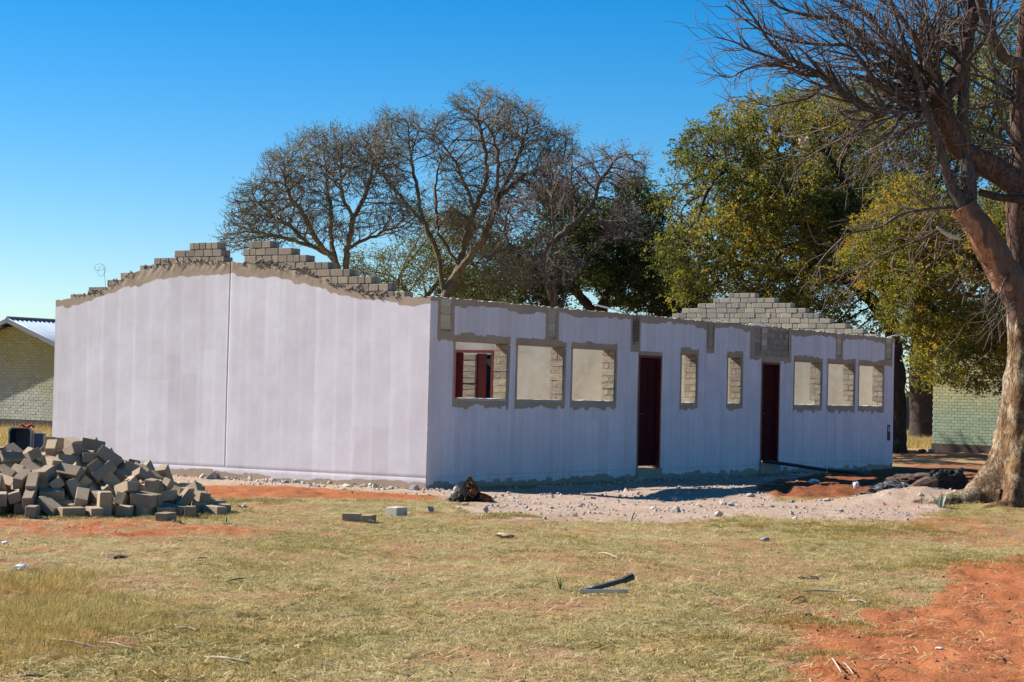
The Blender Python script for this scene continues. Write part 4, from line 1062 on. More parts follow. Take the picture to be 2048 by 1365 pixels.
# doors
def door(a, bb, z0, z1, ajar, lab):
    f = .045
    leafb = MB()
    if ajar:
        hinge = bl(bb - f, .085, 0); dr = (bl(a + f + .0, .085, 0) - hinge); wd = dr.length - .03
        dr = Matrix.Rotation(ajar, 3, 'Z') @ dr.normalized(); nn = Vector((-dr.y, dr.x, 0))
        leafb.box(hinge + dr * wd / 2 + UPV * ((z0 + z1) / 2), (wd / 2, .02, (z1 - z0) / 2 - .035), (dr, nn, UPV))
    else:
        leafb.box(bl((a + bb) / 2, .085, (z0 + z1) / 2), ((bb - a) / 2 - f - .004, .02, (z1 - z0) / 2 - .04), (DA, DB, UPV))
        for zz in (z0 + .55, z0 + 1.5):
            for uu in (a + .28, bb - .28):
                leafb.box(bl(uu, .062, zz), (.13, .006, .36), (DA, DB, UPV))
    lf = leafb.build('door', M['red_leaf'], building)
    lf['label'] = lab
    bars('frame', [(a + .002, a + f, -.006, .13, z0, z1 - .002), (bb - f, bb - .002, -.006, .13, z0, z1 - .002), (a + f, bb - f, -.006, .13, z1 - f, z1 - .002)], M['red_steel'], lf)
    h = MB(); h.tube([bl(a + .13, .06, z0 + 1.0), bl(a + .13, .02, z0 + 1.0), bl(a + .22, .02, z0 + 1.0)], .009, 6)
    h.build('handle', M['dark_metal'], lf)
    return lf
door(*DOORS[0], 0, 'closed maroon door nearer the corner of the building')
door(*DOORS[1], -0.05, 'second maroon door standing slightly ajar below the bare blocks')
body('threshold', [(DOORS[0][0] - .03, DOORS[0][1] + .03, -.045, W0, -.1, .215)], M['mortar'], building)
body('threshold', [(DOORS[1][0] - .03, DOORS[1][1] + .03, -.045, W0, -.1, .245)], M['mortar'], building)
body('tap_box', [(18.28, 18.44, -.012, .02, .66, 1.02)], M['groove'], building)
body('tap_plate', [(18.30, 18.42, -.02, -.012, .86, .98)], M['raw'], building)
# ------------------------------------------------------------------ the heap of loose bricks
PB = [brick_mesh('heap_brick', M['pile'], 40 + k, 0, bev=0.035) for k in range(5)]
for m_ in PB:
    for v in m_.vertices: v.co.x *= .29; v.co.y *= .145; v.co.z *= .12
def dec(st): return [[float(q) / (1000 if k < 3 else 500) for k, q in enumerate(p.split(','))] for p in st.split(';')]
gq = 'loose bricks tipped in a heap'
for i, p_ in enumerate(q_ for q_ in dec(PILE_SEEN) if not (q_[0] < -.33 and q_[2] > .66)):
    q = Quaternion(p_[3:]).normalized(); l = Vector(p_[:3]) + Vector((*PILE_O, 0))
    o = place('heap_brick', PB[i % 5], Matrix.Translation(l) @ q.to_matrix().to_4x4() @ Matrix.Diagonal(((.58 if i % 9 == 4 else 1), 1, 1, 1)))
    tag(o, 'grey brown cement brick lying among the loose bricks of the heap by the gable', 'brick', gq)
b = MB()
for p_ in dec(PILE_BURIED):
    q = Quaternion(p_[3:]).normalized(); l = Vector(p_[:3]) + Vector((*PILE_O, 0)); R3 = q.to_matrix()
    b.box(l, (.1425, .07, .0575), (R3.col[0], R3.col[1], R3.col[2]))
tag(b.build('buried_bricks', M['pile']), 'bricks buried inside and behind the heap', 'bricks', gq, 'stuff')
# three stray bricks on the turf
def stray(px, py, L, H, D, rz, lab, mt):
    me = brick_mesh('stray_brick', mt, int(px), 0, bev=.05)
    c = gp(px, py)
    o = place('stray_brick', me, Matrix.Translation(c + Vector((0, 0, H / 2 - .008))) @ Matrix.Rotation(rz, 4, 'Z') @ Matrix.Diagonal((L, D, H, 1)))
    tag(o, lab, 'brick', 'stray bricks on the turf')
stray(703, 1046, .225, .10, .14, math.radians(2), 'low grey brick, leftmost of the three stray bricks on the turf', M['pile'])
stray(737, 1047, .13, .095, .2, math.radians(-14), 'small brick on end beside the leftmost stray brick', M['pile'])
stray(793, 1036, .16, .115, .24, math.radians(-30), 'pale upright brick, rightmost stray brick on the turf', M['crumb'])

# dark blue tub standing behind the heap
tp = W(40, 905, 33.0); tb = thing('plastic_tub', 'dark blue plastic tub with a grey rim standing on end behind the brick heap', 'tub', (tp.x, tp.y, gz(tp.x, tp.y)))
x0, y0 = tp.x, tp.y; tz = .80
def rr_ring(hw, hh_, r, y, cz, n=5):
    pts = []
    for (cx, cz_, a0) in ((hw - r, hh_ - r, 0), (-hw + r, hh_ - r, 90), (-hw + r, -hh_ + r, 180), (hw - r, -hh_ + r, 270)):
        for k in range(n):
            a = math.radians(a0 + 90 * k / (n - 1)); pts.append(Vector((x0 + cx + r * math.cos(a), y, cz + cz_ + r * math.sin(a))))
    return pts
def shell(rings, name, mat, parent, cap=False):
    n = len(rings[0]); b = MB(); vs = [v for r in rings for v in r]; fs = []
    for i in range(len(rings) - 1):
        for k in range(n): fs.append((i * n + k, i * n + (k + 1) % n, (i + 1) * n + (k + 1) % n, (i + 1) * n + k))
    if cap: fs.append(tuple((len(rings) - 1) * n + k for k in range(n)))
    b.add(vs, fs); return b.build(name, mat, parent)
cz = .41
shell([rr_ring(.165, .385, .06, y0 - .02, cz), rr_ring(.165, .385, .06, y0 - .045, cz), rr_ring(.185, .405, .07, y0 - .045, cz), rr_ring(.185, .405, .07, y0, cz)], 'rim', M['tub_out'], tb)
shell([rr_ring(.165, .385, .06, y0 - .02, cz), rr_ring(.14, .35, .05, y0 + .26, cz)], 'inside', M['tub_in'], tb, True)
shell([rr_ring(.18, .4, .07, y0, cz), rr_ring(.155, .37, .06, y0 + .29, cz)], 'body', M['tub_blue'], tb, True)
b = MB(); b.box((x0 + .28, y0 + .15, .36), (.07, .10, .36)); b.build('side_tank', M['tub_blue'], tb)
b = MB()
rgn = random.Random(3)
pts = [Vector((x0 - .02 + .05 * k, y0 - .02 + rgn.uniform(-.03, .03), .83 + .03 * math.sin(k * 2.1))) for k in range(6)]
b.tube(pts, [.012, .025, .02, .028, .02, .01], 6)
tag(b.build('red_rag', M['red_cloth'], None, True, (x0, y0, .82)), 'small crumpled red rag on top of the dark blue tub', 'rag')

# burnt stump
def lump(name, c, rad, seed, mats, lab=None, cat=None, sub=4, rough=.35, taper=0, parent=None, smooth=False, freq=1.6):
    bm = bmesh.new(); bmesh.ops.create_icosphere(bm, subdivisions=sub, radius=1)
    for v in bm.verts:
        q = v.co * freq + Vector((seed * 3.7, seed, 0))
        k = 1 + rough * (mn.noise(q) + .5 * mn.noise(q * 2.3) + .3 * mn.noise(q * 5))
        v.co *= k
        if taper: f = 1 - taper * max(0, v.co.z); v.co.x *= f; v.co.y *= f
        v.co = Vector((v.co.x * rad[0], v.co.y * rad[1], v.co.z * rad[2]))
    me = bpy.data.meshes.new(name); bm.to_mesh(me); bm.free()
    if smooth: me.polygons.foreach_set('use_smooth', [True] * len(me.polygons))
    me.materials.append(mats)
    o = bpy.data.objects.new(name, me); COL.objects.link(o)
    if parent: o.parent = parent; o.location = Vector(c) - WL[parent.name]
    else: o.location = c
    WL[o.name] = Vector(c)
    if lab: tag(o, lab, cat)
    return o
c = gp(938, 1006)
st = thing('burnt_stump', 'charred broken tree stump with raw orange wood near the corner of the building', 'stump', c)
t = NT('burnt_stump'); p = t.coord(); sx = t.n('ShaderNodeSeparateXYZ'); t.l(p, sx.inputs[0])
n1 = t.noise(13, 5, .7, p, .8)
side_ = t.math('ADD', t.math('MULTIPLY', sx.outputs[0], 4.0), t.math('MULTIPLY', t.math('SUBTRACT', n1, .5), 2.6))
raw = t.ramp(n1, [(.3, (.05, .018, .01)), (.5, (.20, .065, .022)), (.7, (.34, .15, .06))])
M['stump'] = t.done(t.mix(t.mapr(side_, .05, .2), (.012, .011, .011), raw), .95, t.bump(n1, 1, .04), spec=.1)
lump('trunk', c + Vector((0, 0, .06)), (.17, .15, .245), 14, M['stump'], sub=5, rough=.24, taper=.55, parent=st, freq=1.8)
lump('root', c + Vector((.15, -.04, -.01)), (.19, .12, .10), 6, M['stump'], sub=4, rough=.25, parent=st)
lump('root', c + Vector((-.13, -.03, 0.0)), (.14, .1, .11), 7, M['char'], sub=4, rough=.25, parent=st)

# charred logs and ash by the big tree
c = gp(1905, 985)
lump('charred_log', c + Vector((.0, 0, .14)), (.25, .22, .26), 3, M['char'], 'rounded black charred log end nearest the big trunk', 'log')
c = gp(1868, 992)
lg = thing('charred_log', 'half burnt log with bare brown wood beside the round charred log', 'log', c)
lump('burnt_end', c + Vector((.08, .05, .15)), (.25, .2, .25), 5, M['char'], parent=lg)
b = MB(); b.tube([c + Vector((-.55, -.12, .05)), c + Vector((-.25, -.04, .16)), c + Vector((.0, 0, .25)), c + Vector((.15, .05, .25))], [.03, .12, .15, .09], 9)
M['burnt_wood'] = simple('burnt_brown_wood', (0.13, 0.085, 0.06), .95, 0, .6, 14, .8, .1)
b.build('bare_wood', M['burnt_wood'], lg)
c = gp(1800, 1003)
M['ash_mat'] = None
t = NT('ash'); p = t.pos()
n1 = t.noise(14, 5, .7, p, .6)
M['ash_mat'] = t.done(t.ramp(n1, [(.35, (.012, .011, .011)), (.52, (.05, .048, .046)), (.62, (.30, .29, .28)), (.75, (.45, .43, .41))]), .95, t.bump(n1, 1, .03))
o = lump('ash_heap', c + Vector((.1, .4, 0.03)), (.60, .45, .22), 9, M['ash_mat'], sub=5, rough=.45, freq=2.2)
tag(o, 'black and grey heap of ash and charcoal left of the charred logs', 'ash', kind='stuff')
lump('soil_heap', gp(1850, 978) + Vector((0, .4, 0)), (.7, .6, .2), 12, simple('dark_soil', (0.09, .055, .04), .95, 0, .4, 9, 1), 'low heap of dark brown soil behind the charred logs', 'soil', 5, .4)
# plants
def leaf_blade(b, p0, d, L, w, sag=.3, n=5, fold=.3):
    p = Vector(p0); d = Vector(d).normalized(); s = d.cross(UPV)
    s = s.normalized() if s.length > .01 else Vector((1, 0, 0))
    vs = []; fs = []
    for k in range(n + 1):
        f = k / n; ww = w * (1 - f) ** .7 * (.7 + .6 * min(1, f * 3) - .3)
        up = s.cross(d).normalized()
        vs += [p - s * ww + up * ww * fold, p.copy(), p + s * ww + up * ww * fold]
        p = p + d * (L / n); d = (d + Vector((0, 0, -sag / n))).normalized()
    for k in range(n): q = k * 3; fs += [(q, q + 1, q + 4, q + 3), (q + 1, q + 2, q + 5, q + 4)]
    b.add(vs, fs)
def rosette(name, c, n, L, w, el, mat, lab, cat='plant', seed=1, arc=(0, 6.283), sag=.3):
    th = thing(name, lab, cat, c); r = random.Random(seed)
    for k in range(n):
        a = arc[0] + (arc[1] - arc[0]) * (k + r.uniform(-.3, .3)) / n; e = math.radians(r.uniform(*el))
        b = MB(); leaf_blade(b, Vector(c) + Vector((math.cos(a) * w, math.sin(a) * w, -.01)), (math.cos(a) * math.cos(e), math.sin(a) * math.cos(e), math.sin(e)), L * r.uniform(.7, 1.1), w, sag)
        b.build('leaf', mat, th)
rosette('aloe_plant', gp(1883, 1022), 11, .30, .022, (25, 85), M['aloe'], 'spiky grey green aloe beside the exposed root of the big tree', seed=2, sag=.15)
rosette('grass_sprout', gp(1844, 1018), 4, .24, .008, (60, 85), M['aloe'], 'thin pale sprout left of the spiky aloe', seed=3)
rosette('blade_plant', gp(1262, 1044), 3, .26, .012, (50, 80), M['blade_green'], 'few long curved green blades at the edge of the gravel', seed=4, arc=(-1.2, 1.0), sag=.5)
rosette('green_shoot', gp(1120, 1190), 5, .12, .007, (60, 85), M['blade_green'], 'short upright green shoot left of the folded metal bracket', seed=5)
rosette('leafy_weed', gp(415, 1030) + Vector((0, 0, .02)), 14, .15, .028, (20, 80), M['blade_green'], 'broad leaved green weed at the right end of the brick heap', seed=6)
for i, (px, py, lab) in enumerate(((1240, 976, 'tiny pale sprig on the sunlit patch before the wall'), (1318, 1000, 'small dry sprig in the shade before the doors'), (1347, 1002, 'forked dry sprig right of the other sprig before the doors'))):
    rosette('dry_sprig', gp(px, py), 4, .13, .006, (50, 85), M['twig_dry'], lab, seed=20 + i)
rosette('small_weed', gp(362, 1052), 9, .09, .012, (15, 70), M['blade_green'], 'small low weed on bare soil before the heap', seed=31)
rosette('small_weed', gp(452, 1056), 12, .10, .012, (15, 70), M['blade_green'], 'low green weed right of the heap on the turf', seed=32)

# folded metal bracket on the turf
c = gp(1162, 1200)
br = thing('metal_bracket', 'folded metal bracket with one dark arm and one pale arm lying on the turf', 'bracket', c)
def channel(p0, p1, w, h, name, mat):
    b = MB(); p0 = Vector(p0); p1 = Vector(p1); d = (p1 - p0); L = d.length; d.normalize(); s = d.cross(UPV).normalized(); u = s.cross(d)
    m_ = (p0 + p1) / 2
    b.box(m_, (L / 2, w / 2, .002), (d, s, u)); b.box(m_ + s * w / 2 - u * h / 2, (L / 2, .002, h / 2), (d, s, u)); b.box(m_ - s * w / 2 - u * h / 2, (L / 2, .002, h / 2), (d, s, u))
    return b.build(name, mat, br)
a0 = c + Vector((0, 0, .055))
channel(a0, a0 + Vector((.385, .16, .10)), .045, .03, 'dark_arm', M['dark_metal'])
channel(a0 + Vector((0, -.01, .005)), a0 + Vector((.355, .0, .012)), .04, .025, 'pale_arm', M['white_metal'])
b = MB(); b.tube([a0 + Vector((.33, .13, .07)), a0 + Vector((.40, .165, .10))], .028, 8); b.build('end_clamp', M['dark_metal'], br)
b = MB(); b.tube([a0 + Vector((.0, .025, .0)), a0 + Vector((0, -.03, 0))], .014, 8); b.build('hinge', M['white_metal'], br)
b = MB(); b.box(a0 + Vector((.07, .02, .012)), (.012, .012, .012)); b.build('bolt', M['white'], br)

# pipes, pegs and wires
b = MB(); p0 = bl(11.66, -.10, .29); p1 = gp(1712, 951) + Vector((0, 0, .03))
pp = [p0, p0.lerp(p1, .3) + Vector((0, 0, -.01)), p0.lerp(p1, .65) + Vector((0, 0, -.03)), p1, p1 + (p1 - p0).normalized() * .9 + Vector((0, 0, -.05))]
b.tube(pp, .035, 8)
tag(b.build('black_pipe', M['black_pipe'], None, True, p1), 'long black plastic pipe leaning from the second door down to the ground', 'pipe')
c = gp(1653, 951)
b = MB(); b.tube([c, c + Vector((.01, 0, .27))], .014, 6)
tag(b.build('white_peg', M['white'], None, False, c), 'thin white peg standing upright before the three far windows', 'peg')
def conduit(pts, r, lab, mat=None):
    b = MB(); b.tube(pts, r, 6); o = b.build('white_conduit', mat or M['white'], None, True, pts[0]); tag(o, lab, 'pipe')
E3 = EAVE
conduit([bl(5.15, .12, E3 + .13), bl(5.5, .12, E3 + .10), bl(5.85, .1, E3 + .07), bl(6.1, .08, E3 + .03), bl(6.2, .07, E3 - .01)], .014, 'bent white conduit lying on the wall above the third window')
conduit([bl(11.35, .1, E3 + .03), bl(11.7, .08, E3 + .035), bl(12.1, .05, E3 + .025)], .014, 'short white conduit on the wall above the bare blocks')
conduit([bl(18.3, .05, E3 + .0), bl(18.42, -.05, E3 + .05), bl(18.62, -.15, E3 + .07)], .012, 'curved white conduit at the far corner of the wall')
b = MB(); 
for k in range(6):
    q0 = bl(9.7 + k * .17, .10, E3 + .04 + .012 * (k % 2)); q1 = bl(9.87 + k * .17, .10, E3 + .04 + .012 * ((k + 1) % 2))
    b.add([q0 - DB * .08, q0 + DB * .1, q1 + DB * .1, q1 - DB * .08], [(0, 1, 2, 3)])
me = b.mesh('plastic_sheet'); o = link('plastic_sheet', me, M['white_metal'], None, bl(10.2, .1, E3 + .03))
sm_ = o.modifiers.new('thick', 'SOLIDIFY'); sm_.thickness = .004
tag(o, 'crumpled silvery sheet on the wall between the doors', 'sheet')
b = MB(); cw = CORNER + DB * 7.25 + UPV * 3.42 - DA * .01
pts = []
for k in range(34):
    a = k * .36; pts.append(cw + DB * (-.02 * math.cos(a) * 9 * (.6 + .01 * k) * .8 - .12) + UPV * (.06 + .13 * math.sin(a) * (.9 - .012 * k) + .004 * k) + DA * (.03 * math.sin(a * .5)))
pts = [CORNER + DB * 7.0 + UPV * 3.2] + pts
b.tube(pts, .0035, 4)
tag(b.build('wire_loop', M['wire'], None, True, CORNER + DB * 7.0 + UPV * 3.2), 'thin looped wire sticking up from the left steps of the gable', 'wire')

# litter, stones, pods and sticks: each one a thing
def scrap(name, px, py, w, h, seed, lab, mat, cat='litter'):
    lump(name, gp(px, py) + Vector((0, 0, h * .4)), (w / 2, w / 2.5, h / 2), seed, mat, lab, cat, 2, .6, freq=2.5)
scrap('plastic_bottle', 1626, 969, .20, .10, 1, 'crushed clear plastic bottle on the red soil', M['white'])
scrap('paper_scrap', 1712, 986, .10, .13, 2, 'crumpled white scrap standing on the red soil', M['white'])
scrap('paper_scrap', 1878, 1308, .045, .015, 3, 'small white scrap on the loose red sand', M['white'])
scrap('paper_scrap', 42, 1144, .10, .05, 4, 'whitish scrap at the upper edge of the long yellow grass', M['white'])
scrap('paper_scrap', 10, 1090, .06, .04, 5, 'tiny white scrap on bare soil below the heap', M['white'])
for i, (px, py, w, h, lab) in enumerate((
    (861, 1032, .085, .09, 'bluish white stone standing right of the three stray bricks'),
    (893, 1011, .09, .06, 'pale stone right of the standing white stone, on the gravel edge'),
    (913, 988, .10, .12, 'pale stone touching the left side of the burnt stump'),
    (930, 1012, .10, .05, 'flat pale stone just below the burnt stump'),
    (972, 1032, .07, .08, 'grey pointed stone on grassy gravel below the stump'),
    (1502, 996, .13, .07, 'rounded pale stone at the left end of the red soil'),
    (1446, 1010, .10, .06, 'pale stone on the gravel left of the rounded stone'),
    (1543, 1016, .07, .04, 'small grey stone in the middle of the white gravel'),
    (1654, 1008, .12, .06, 'pale stone on the near edge of the red soil'),
    (1912, 1016, .10, .07, 'small round stone right of the spiky aloe'),
    (1932, 1012, .15, .10, 'larger pale stone at the foot of the tree root'),
    (1863, 907, .20, .14, 'white stone at the corner of the green brick house'),
    (1845, 907, .24, .12, 'dark clod left of the stone by the green house'),
    (1530, 1091, .10, .05, 'cluster of grey pebbles on the turf at the right'),
    (486, 1018, .12, .05, 'flat pale stone on the turf right of the heap'))):
    scrap('stone', px, py, w, h, 30 + i, lab, M['grey_stone'] if 'grey' in lab or 'bluish' in lab else (M['pod'] if 'clod' in lab else M['stone']), 'stone')
def stick(name, pxa, pxb, r, bend, lab, mat, cat='stick', seed=0, lift=.012):
    a = gp(*pxa) + Vector((0, 0, lift)); c2 = gp(*pxb) + Vector((0, 0, lift)); rr_ = random.Random(seed)
    pts = [a.lerp(c2, k / 6) + Vector((0, 0, bend * math.sin(k / 6 * 3.14))) + Vector((0, rr_.uniform(-.02, .02), rr_.uniform(0, .004))) for k in range(7)]
    b = MB(); b.tube(pts, [r * (.5 + .5 * math.sin(.4 + k / 6 * 2.4)) for k in range(7)], 6)
    tag(b.build(name, mat, None, True, a), lab, cat)
for i, q in enumerate((
    ((95, 1284), (205, 1294), .007, .012, 'long grey stick below the long yellow grass', M['twig_dry']),
    ((200, 1283), (270, 1293), .006, .014, 'paler stick right of the long grey stick', M['twig_dry']),
    ((35, 1352), (110, 1353), .006, .005, 'dark stick at the bottom left of the turf', M['pod']),
    ((412, 1308), (498, 1320), .010, .015, 'bone pale stick on the turf at lower left', M['twig_dry']),
    ((355, 1256), (398, 1264), .012, .006, 'short dark stick right of the long yellow grass', M['pod']),
    ((452, 1177), (488, 1174), .006, .004, 'thin dark stick on the turf above the yellow grass', M['pod']),
    ((382, 1128), (415, 1125), .006, .004, 'small dark stick on the reddish turf below the heap', M['pod']),
    ((1196, 1120), (1238, 1131), .006, .02, 'curved pale straw stalk above the metal bracket', M['twig_dry']),
    ((1663, 1332), (1682, 1364), .006, .01, 'pale stalk leaning at the bottom edge of the sand', M['twig_dry']),
    ((1686, 1340), (1707, 1362), .005, .01, 'second pale stalk at the bottom edge of the sand', M['twig_dry']),
    ((1738, 1326), (1790, 1326), .004, .004, 'straight thin straw on the red sand', M['twig_dry']),
    ((1410, 1188), (1432, 1198), .006, .01, 'brown twig right of the metal bracket', M['pod']),
    ((1695, 1206), (1740, 1210), .010, .012, 'dry folded leaf stalk near the palm frond', M['twig_dry']),
    ((1580, 1211), (1608, 1198), .009, .02, 'orange brown curved pod left of the palm frond', simple('orange_pod', (.36, .17, .06), .7)),
    ((1655, 1039), (1710, 1046), .006, .01, 'pale straw stalk above the right hand turf', M['twig_dry']),
    ((1995, 1008), (2046, 1012), .01, .02, 'twig lying at the foot of the big trunk', M['twig_dry']))):
    stick('stick', q[0], q[1], q[2], q[3], q[4], q[5], seed=i)
for i, (px, py, w, h, lab) in enumerate((
    (67, 1143, .14, .05, 'dark curled dry pod beside the white scrap at left'),
    (230, 1117, .20, .035, 'dark flat bark piece on the reddish turf below the heap'),
    (1010, 1086, .20, .05, 'curled yellow brown dry leaf in the middle of the turf'),
    (1150, 1182, .0, .0, ''),
    (1612, 1238, .10, .05, 'dark brown clod where turf meets sand'),
    (1615, 1158, .20, .03, 'dark thin bark piece above the palm frond'),
    (1888, 1151, .0, 0, ''), (1350, 1263, .0, 0, ''))):
    if lab: scrap('dry_pod', px, py, w, h, 60 + i, lab, M['curl'] if 'yellow' in lab else M['pod'], 'pod')
# fallen palm frond
c = gp(1602, 1190); fr_ = thing('palm_frond', 'fallen grey green palm frond lying flat on the turf near the sand', 'frond', c)
b = MB(); q = [c + Vector((.01 + .09 * k, .012 * k, .02 + .006 * math.sin(k))) for k in range(5)]; b.tube(q, [.006, .006, .005, .004, .002], 5); b.build('stalk', M['aloe'], fr_)
for k in range(12):
    s0 = q[0].lerp(q[4], k / 14); b = MB(); leaf_blade(b, s0, (1, (-1) ** k * .22, .02), .16, .008, .05); b.build('leaflet', M['aloe'], fr_)
# ------------------------------------------------------------------ neighbouring houses
def house(name, label, right_corner, width, depth, eave, peak, wall_cols, plinth_c, nobj, u_vis, course, blen, seed, u_right=0.0, rot=0.0):
    RZ = Matrix.Rotation(rot, 3, 'Z'); DA = RZ @ globals()['DA']; DB = RZ @ globals()['DB']
    O = Vector(right_corner)
    th = thing(name, label, 'house', O)
    def q(u, w, z): return O + DB * u + DA * w + UPV * z        # u to the left along the gable, w back
    t = NT(name + '_paint'); p = t.pos()
    sx = t.n('ShaderNodeSeparateXYZ'); t.l(p, sx.inputs[0])
    zz = t.math('ADD', sx.outputs[2], t.math('MULTIPLY', t.math('SUBTRACT', t.noise(.7, 4, .6, p), .5), 2.2))
    c = t.mix(t.mapr(zz, 0.9, 2.6), wall_cols[0], wall_cols[1])
    c = t.mix(t.mapr(t.noise(5, 5, .65, p), .45, .75, 0, .5), c, wall_cols[2])
    c = t.mix(1.0, c, t.ramp(t.rnd(), [(0, (.88, .88, .88)), (1, (1.08, 1.08, 1.08))]), 'MULTIPLY')
    pm = t.done(c, .8, t.bump(t.noise(20, 3, .6, p), .3, .01), spec=.25)
    core = simple(name + '_joint', tuple(x * .85 for x in wall_cols[0]), .9)
    # the gable end under the roof, side walls, back
    b = MB(); hw = width / 2; T = .22
    prof = [(0, -.1), (width, -.1), (width, eave), (hw, peak), (0, eave)]
    f = [q(u, .012, z) for u, z in prof]; k = [q(u, T, z) for u, z in prof]
    b.add(f + k, [(0, 1, 2, 3, 4)[::-1], (5, 6, 7, 8, 9)] + [(i, (i + 1) % 5, 5 + (i + 1) % 5, 5 + i) for i in range(5)])
    b.box(q(T / 2, (depth + T) / 2, eave / 2 - .05), (T / 2, (depth - T) / 2, eave / 2 + .05), (DB, DA, UPV))
    b.box(q(width - T / 2, (depth + T) / 2, eave / 2 - .05), (T / 2, (depth - T) / 2, eave / 2 + .05), (DB, DA, UPV))
    b.box(q(hw, depth - T / 2, eave / 2 - .05), (hw - T, T / 2, eave / 2 + .05), (DB, DA, UPV))
    b.build('wall', core, th)
    b = MB(); b.box(q(hw, .0, .05), (hw + .01, .03, .22), (DB, DA, UPV)); b.box(q(-.0, depth / 2, .05), (.03, depth / 2, .22), (DB, DA, UPV))
    b.build('plinth', simple(name + '_plinth', plinth_c, .95, 0, .4, 4), th)
    # bricks of the gable end
    r = random.Random(seed); ms = [brick_mesh('brick', pm, seed + i, bev=.06) for i in range(4)]
    rest = MB(); cand = []
    z = .275; row = 0
    while z < peak:
        u = u_right - (blen * .5 if row % 2 else 0) ; zc = z + course / 2
        while u < width:
            a = max(u, 0.0); bq = min(u + blen, width)
            lim = eave + (peak - eave) * (1 - abs((a + bq) / 2 - hw) / hw)
            if bq - a > .04 and zc < lim - .02: cand.append((a, bq, z))
            u += blen
        z += course; row += 1
    cand.sort(key=lambda c_: (u_vis[0] > (c_[0] + c_[1]) / 2 or (c_[0] + c_[1]) / 2 > u_vis[1], c_[2]))
    AXG = Matrix((DB, DA, UPV)).transposed().to_4x4()
    for i, (a, bq, z) in enumerate(cand):
        c = q((a + bq) / 2, .004 + r.uniform(-.003, .003), z + course / 2); dim = (bq - a - .008, .046, course - .008)
        if i < nobj: place('brick', r.choice(ms), Matrix.Translation(c) @ AXG @ Matrix.Diagonal((*dim, 1)), th)
        else: rest.box(c, tuple(x / 2 for x in dim), (DB, DA, UPV))
    if rest.v:
        o = rest.build('brickwork', pm, th); o['kind'] = 'stuff'
    # the roof: two corrugated slopes, barge boards, purlin ends
    sl = (peak - eave) / hw; oh = .45; lift = .10
    for side_, nm in ((-1, 'right'), (1, 'left')):
        n = 60; V = []; F = []
        nrm = (DB * side_ * sl + UPV).normalized()
        for j in range(n * 4 + 1):
            w = -oh + (depth + 2 * oh) * j / (n * 4); cz_ = .018 * math.cos(j * math.pi / 2)
            for e, (du) in enumerate((0.0, hw + oh)):
                P0 = q(hw + side_ * du, w, peak + lift - sl * du) + nrm * cz_
                V.append(P0)
        for j in range(n * 4): F.append((2 * j, 2 * j + 2, 2 * j + 3, 2 * j + 1))
        o = link('roof_sheet', mesh_np('roof_sheet', [tuple(v) for v in V], np.array(F)), M['roof'], th)
        s_ = o.modifiers.new('t', 'SOLIDIFY'); s_.thickness = .01
        b = MB(); p0 = q(hw, -oh - .012, peak + lift - .06); p1 = q(hw + side_ * (hw + oh), -oh - .012, peak + lift - .06 - sl * (hw + oh))
        d = (p1 - p0).normalized(); b.box((p0 + p1) / 2, ((p1 - p0).length / 2, .012, .07), (d, DA, d.cross(DA)))
        b.build('barge_board', M['fascia'], th)
        for kk in range(4):
            du = .25 + kk * (hw + oh - .5) / 3
            b = MB(); b.box(q(hw + side_ * du, -oh / 2 + .0, peak + lift - sl * du - .13), (.05, oh / 2 - .005, .045), (DB, DA, UPV)); b.build('purlin', M['dark'], th)
    b = MB(); b.tube([q(hw, -oh, peak + lift + .01), q(hw, depth + oh, peak + lift + .01)], .07, 8); b.build('ridge_cap', M['fascia'], th)
    return th

gx, gy = G(1864, 905)
ROTG = math.radians(16)
rc = Vector((gx, gy, 0)) - (Matrix.Rotation(-ROTG, 3, 'Z') @ DB) * 7.2
house('green_brick_house', 'house of pale green painted brick with a dark plinth at right behind the big tree', rc, 7.2, 9, 3.55, 5.2,
      ((0.18, 0.225, 0.15), (0.33, 0.28, 0.13), (0.24, 0.27, 0.18)), (0.05, .032, .028), 295, (4.35, 7.3), .0935, .235, 7, 0.0, -ROTG)
# left house: its peak shows at the left edge of the picture
lx, ly = G(28, 856)
lc = Vector((lx, ly, 0)) - DB * 3.6
house('yellow_brick_house', 'yellow green brick house with a grey corrugated roof at the far left', lc, 7.2, 11, 2.25, 3.50,
      ((0.38, 0.40, 0.31), (0.40, 0.35, 0.13), (0.30, 0.31, 0.22)), (0.06, .045, .04), 280, (2.2, 4.2), .0935, .235, 11, 0.0)

# far yard wall and a fence post between the right hand trees
a = Vector((*G(1700, 868), 0)); b = MB()
b.box(a + Vector((9, 1.5, .85)), (16, .1, .95)); tag(b.build('yard_wall', simple('far_wall', (.10, .10, .105), .95), None, False, a + Vector((9, 1.5, 0))), 'low dark grey wall far behind the long building at right', 'wall')
c = gp(1806, 889); b = MB(); b.box(c + Vector((0, 0, .55)), (.035, .035, .6))
b.tube([c + Vector((0, 0, .9)), c + Vector((1.4, 2, .9))], .008, 4)
tag(b.build('fence_post', M['dark'], None, False, c), 'thin dark fence post in the grass right of the long building', 'post')

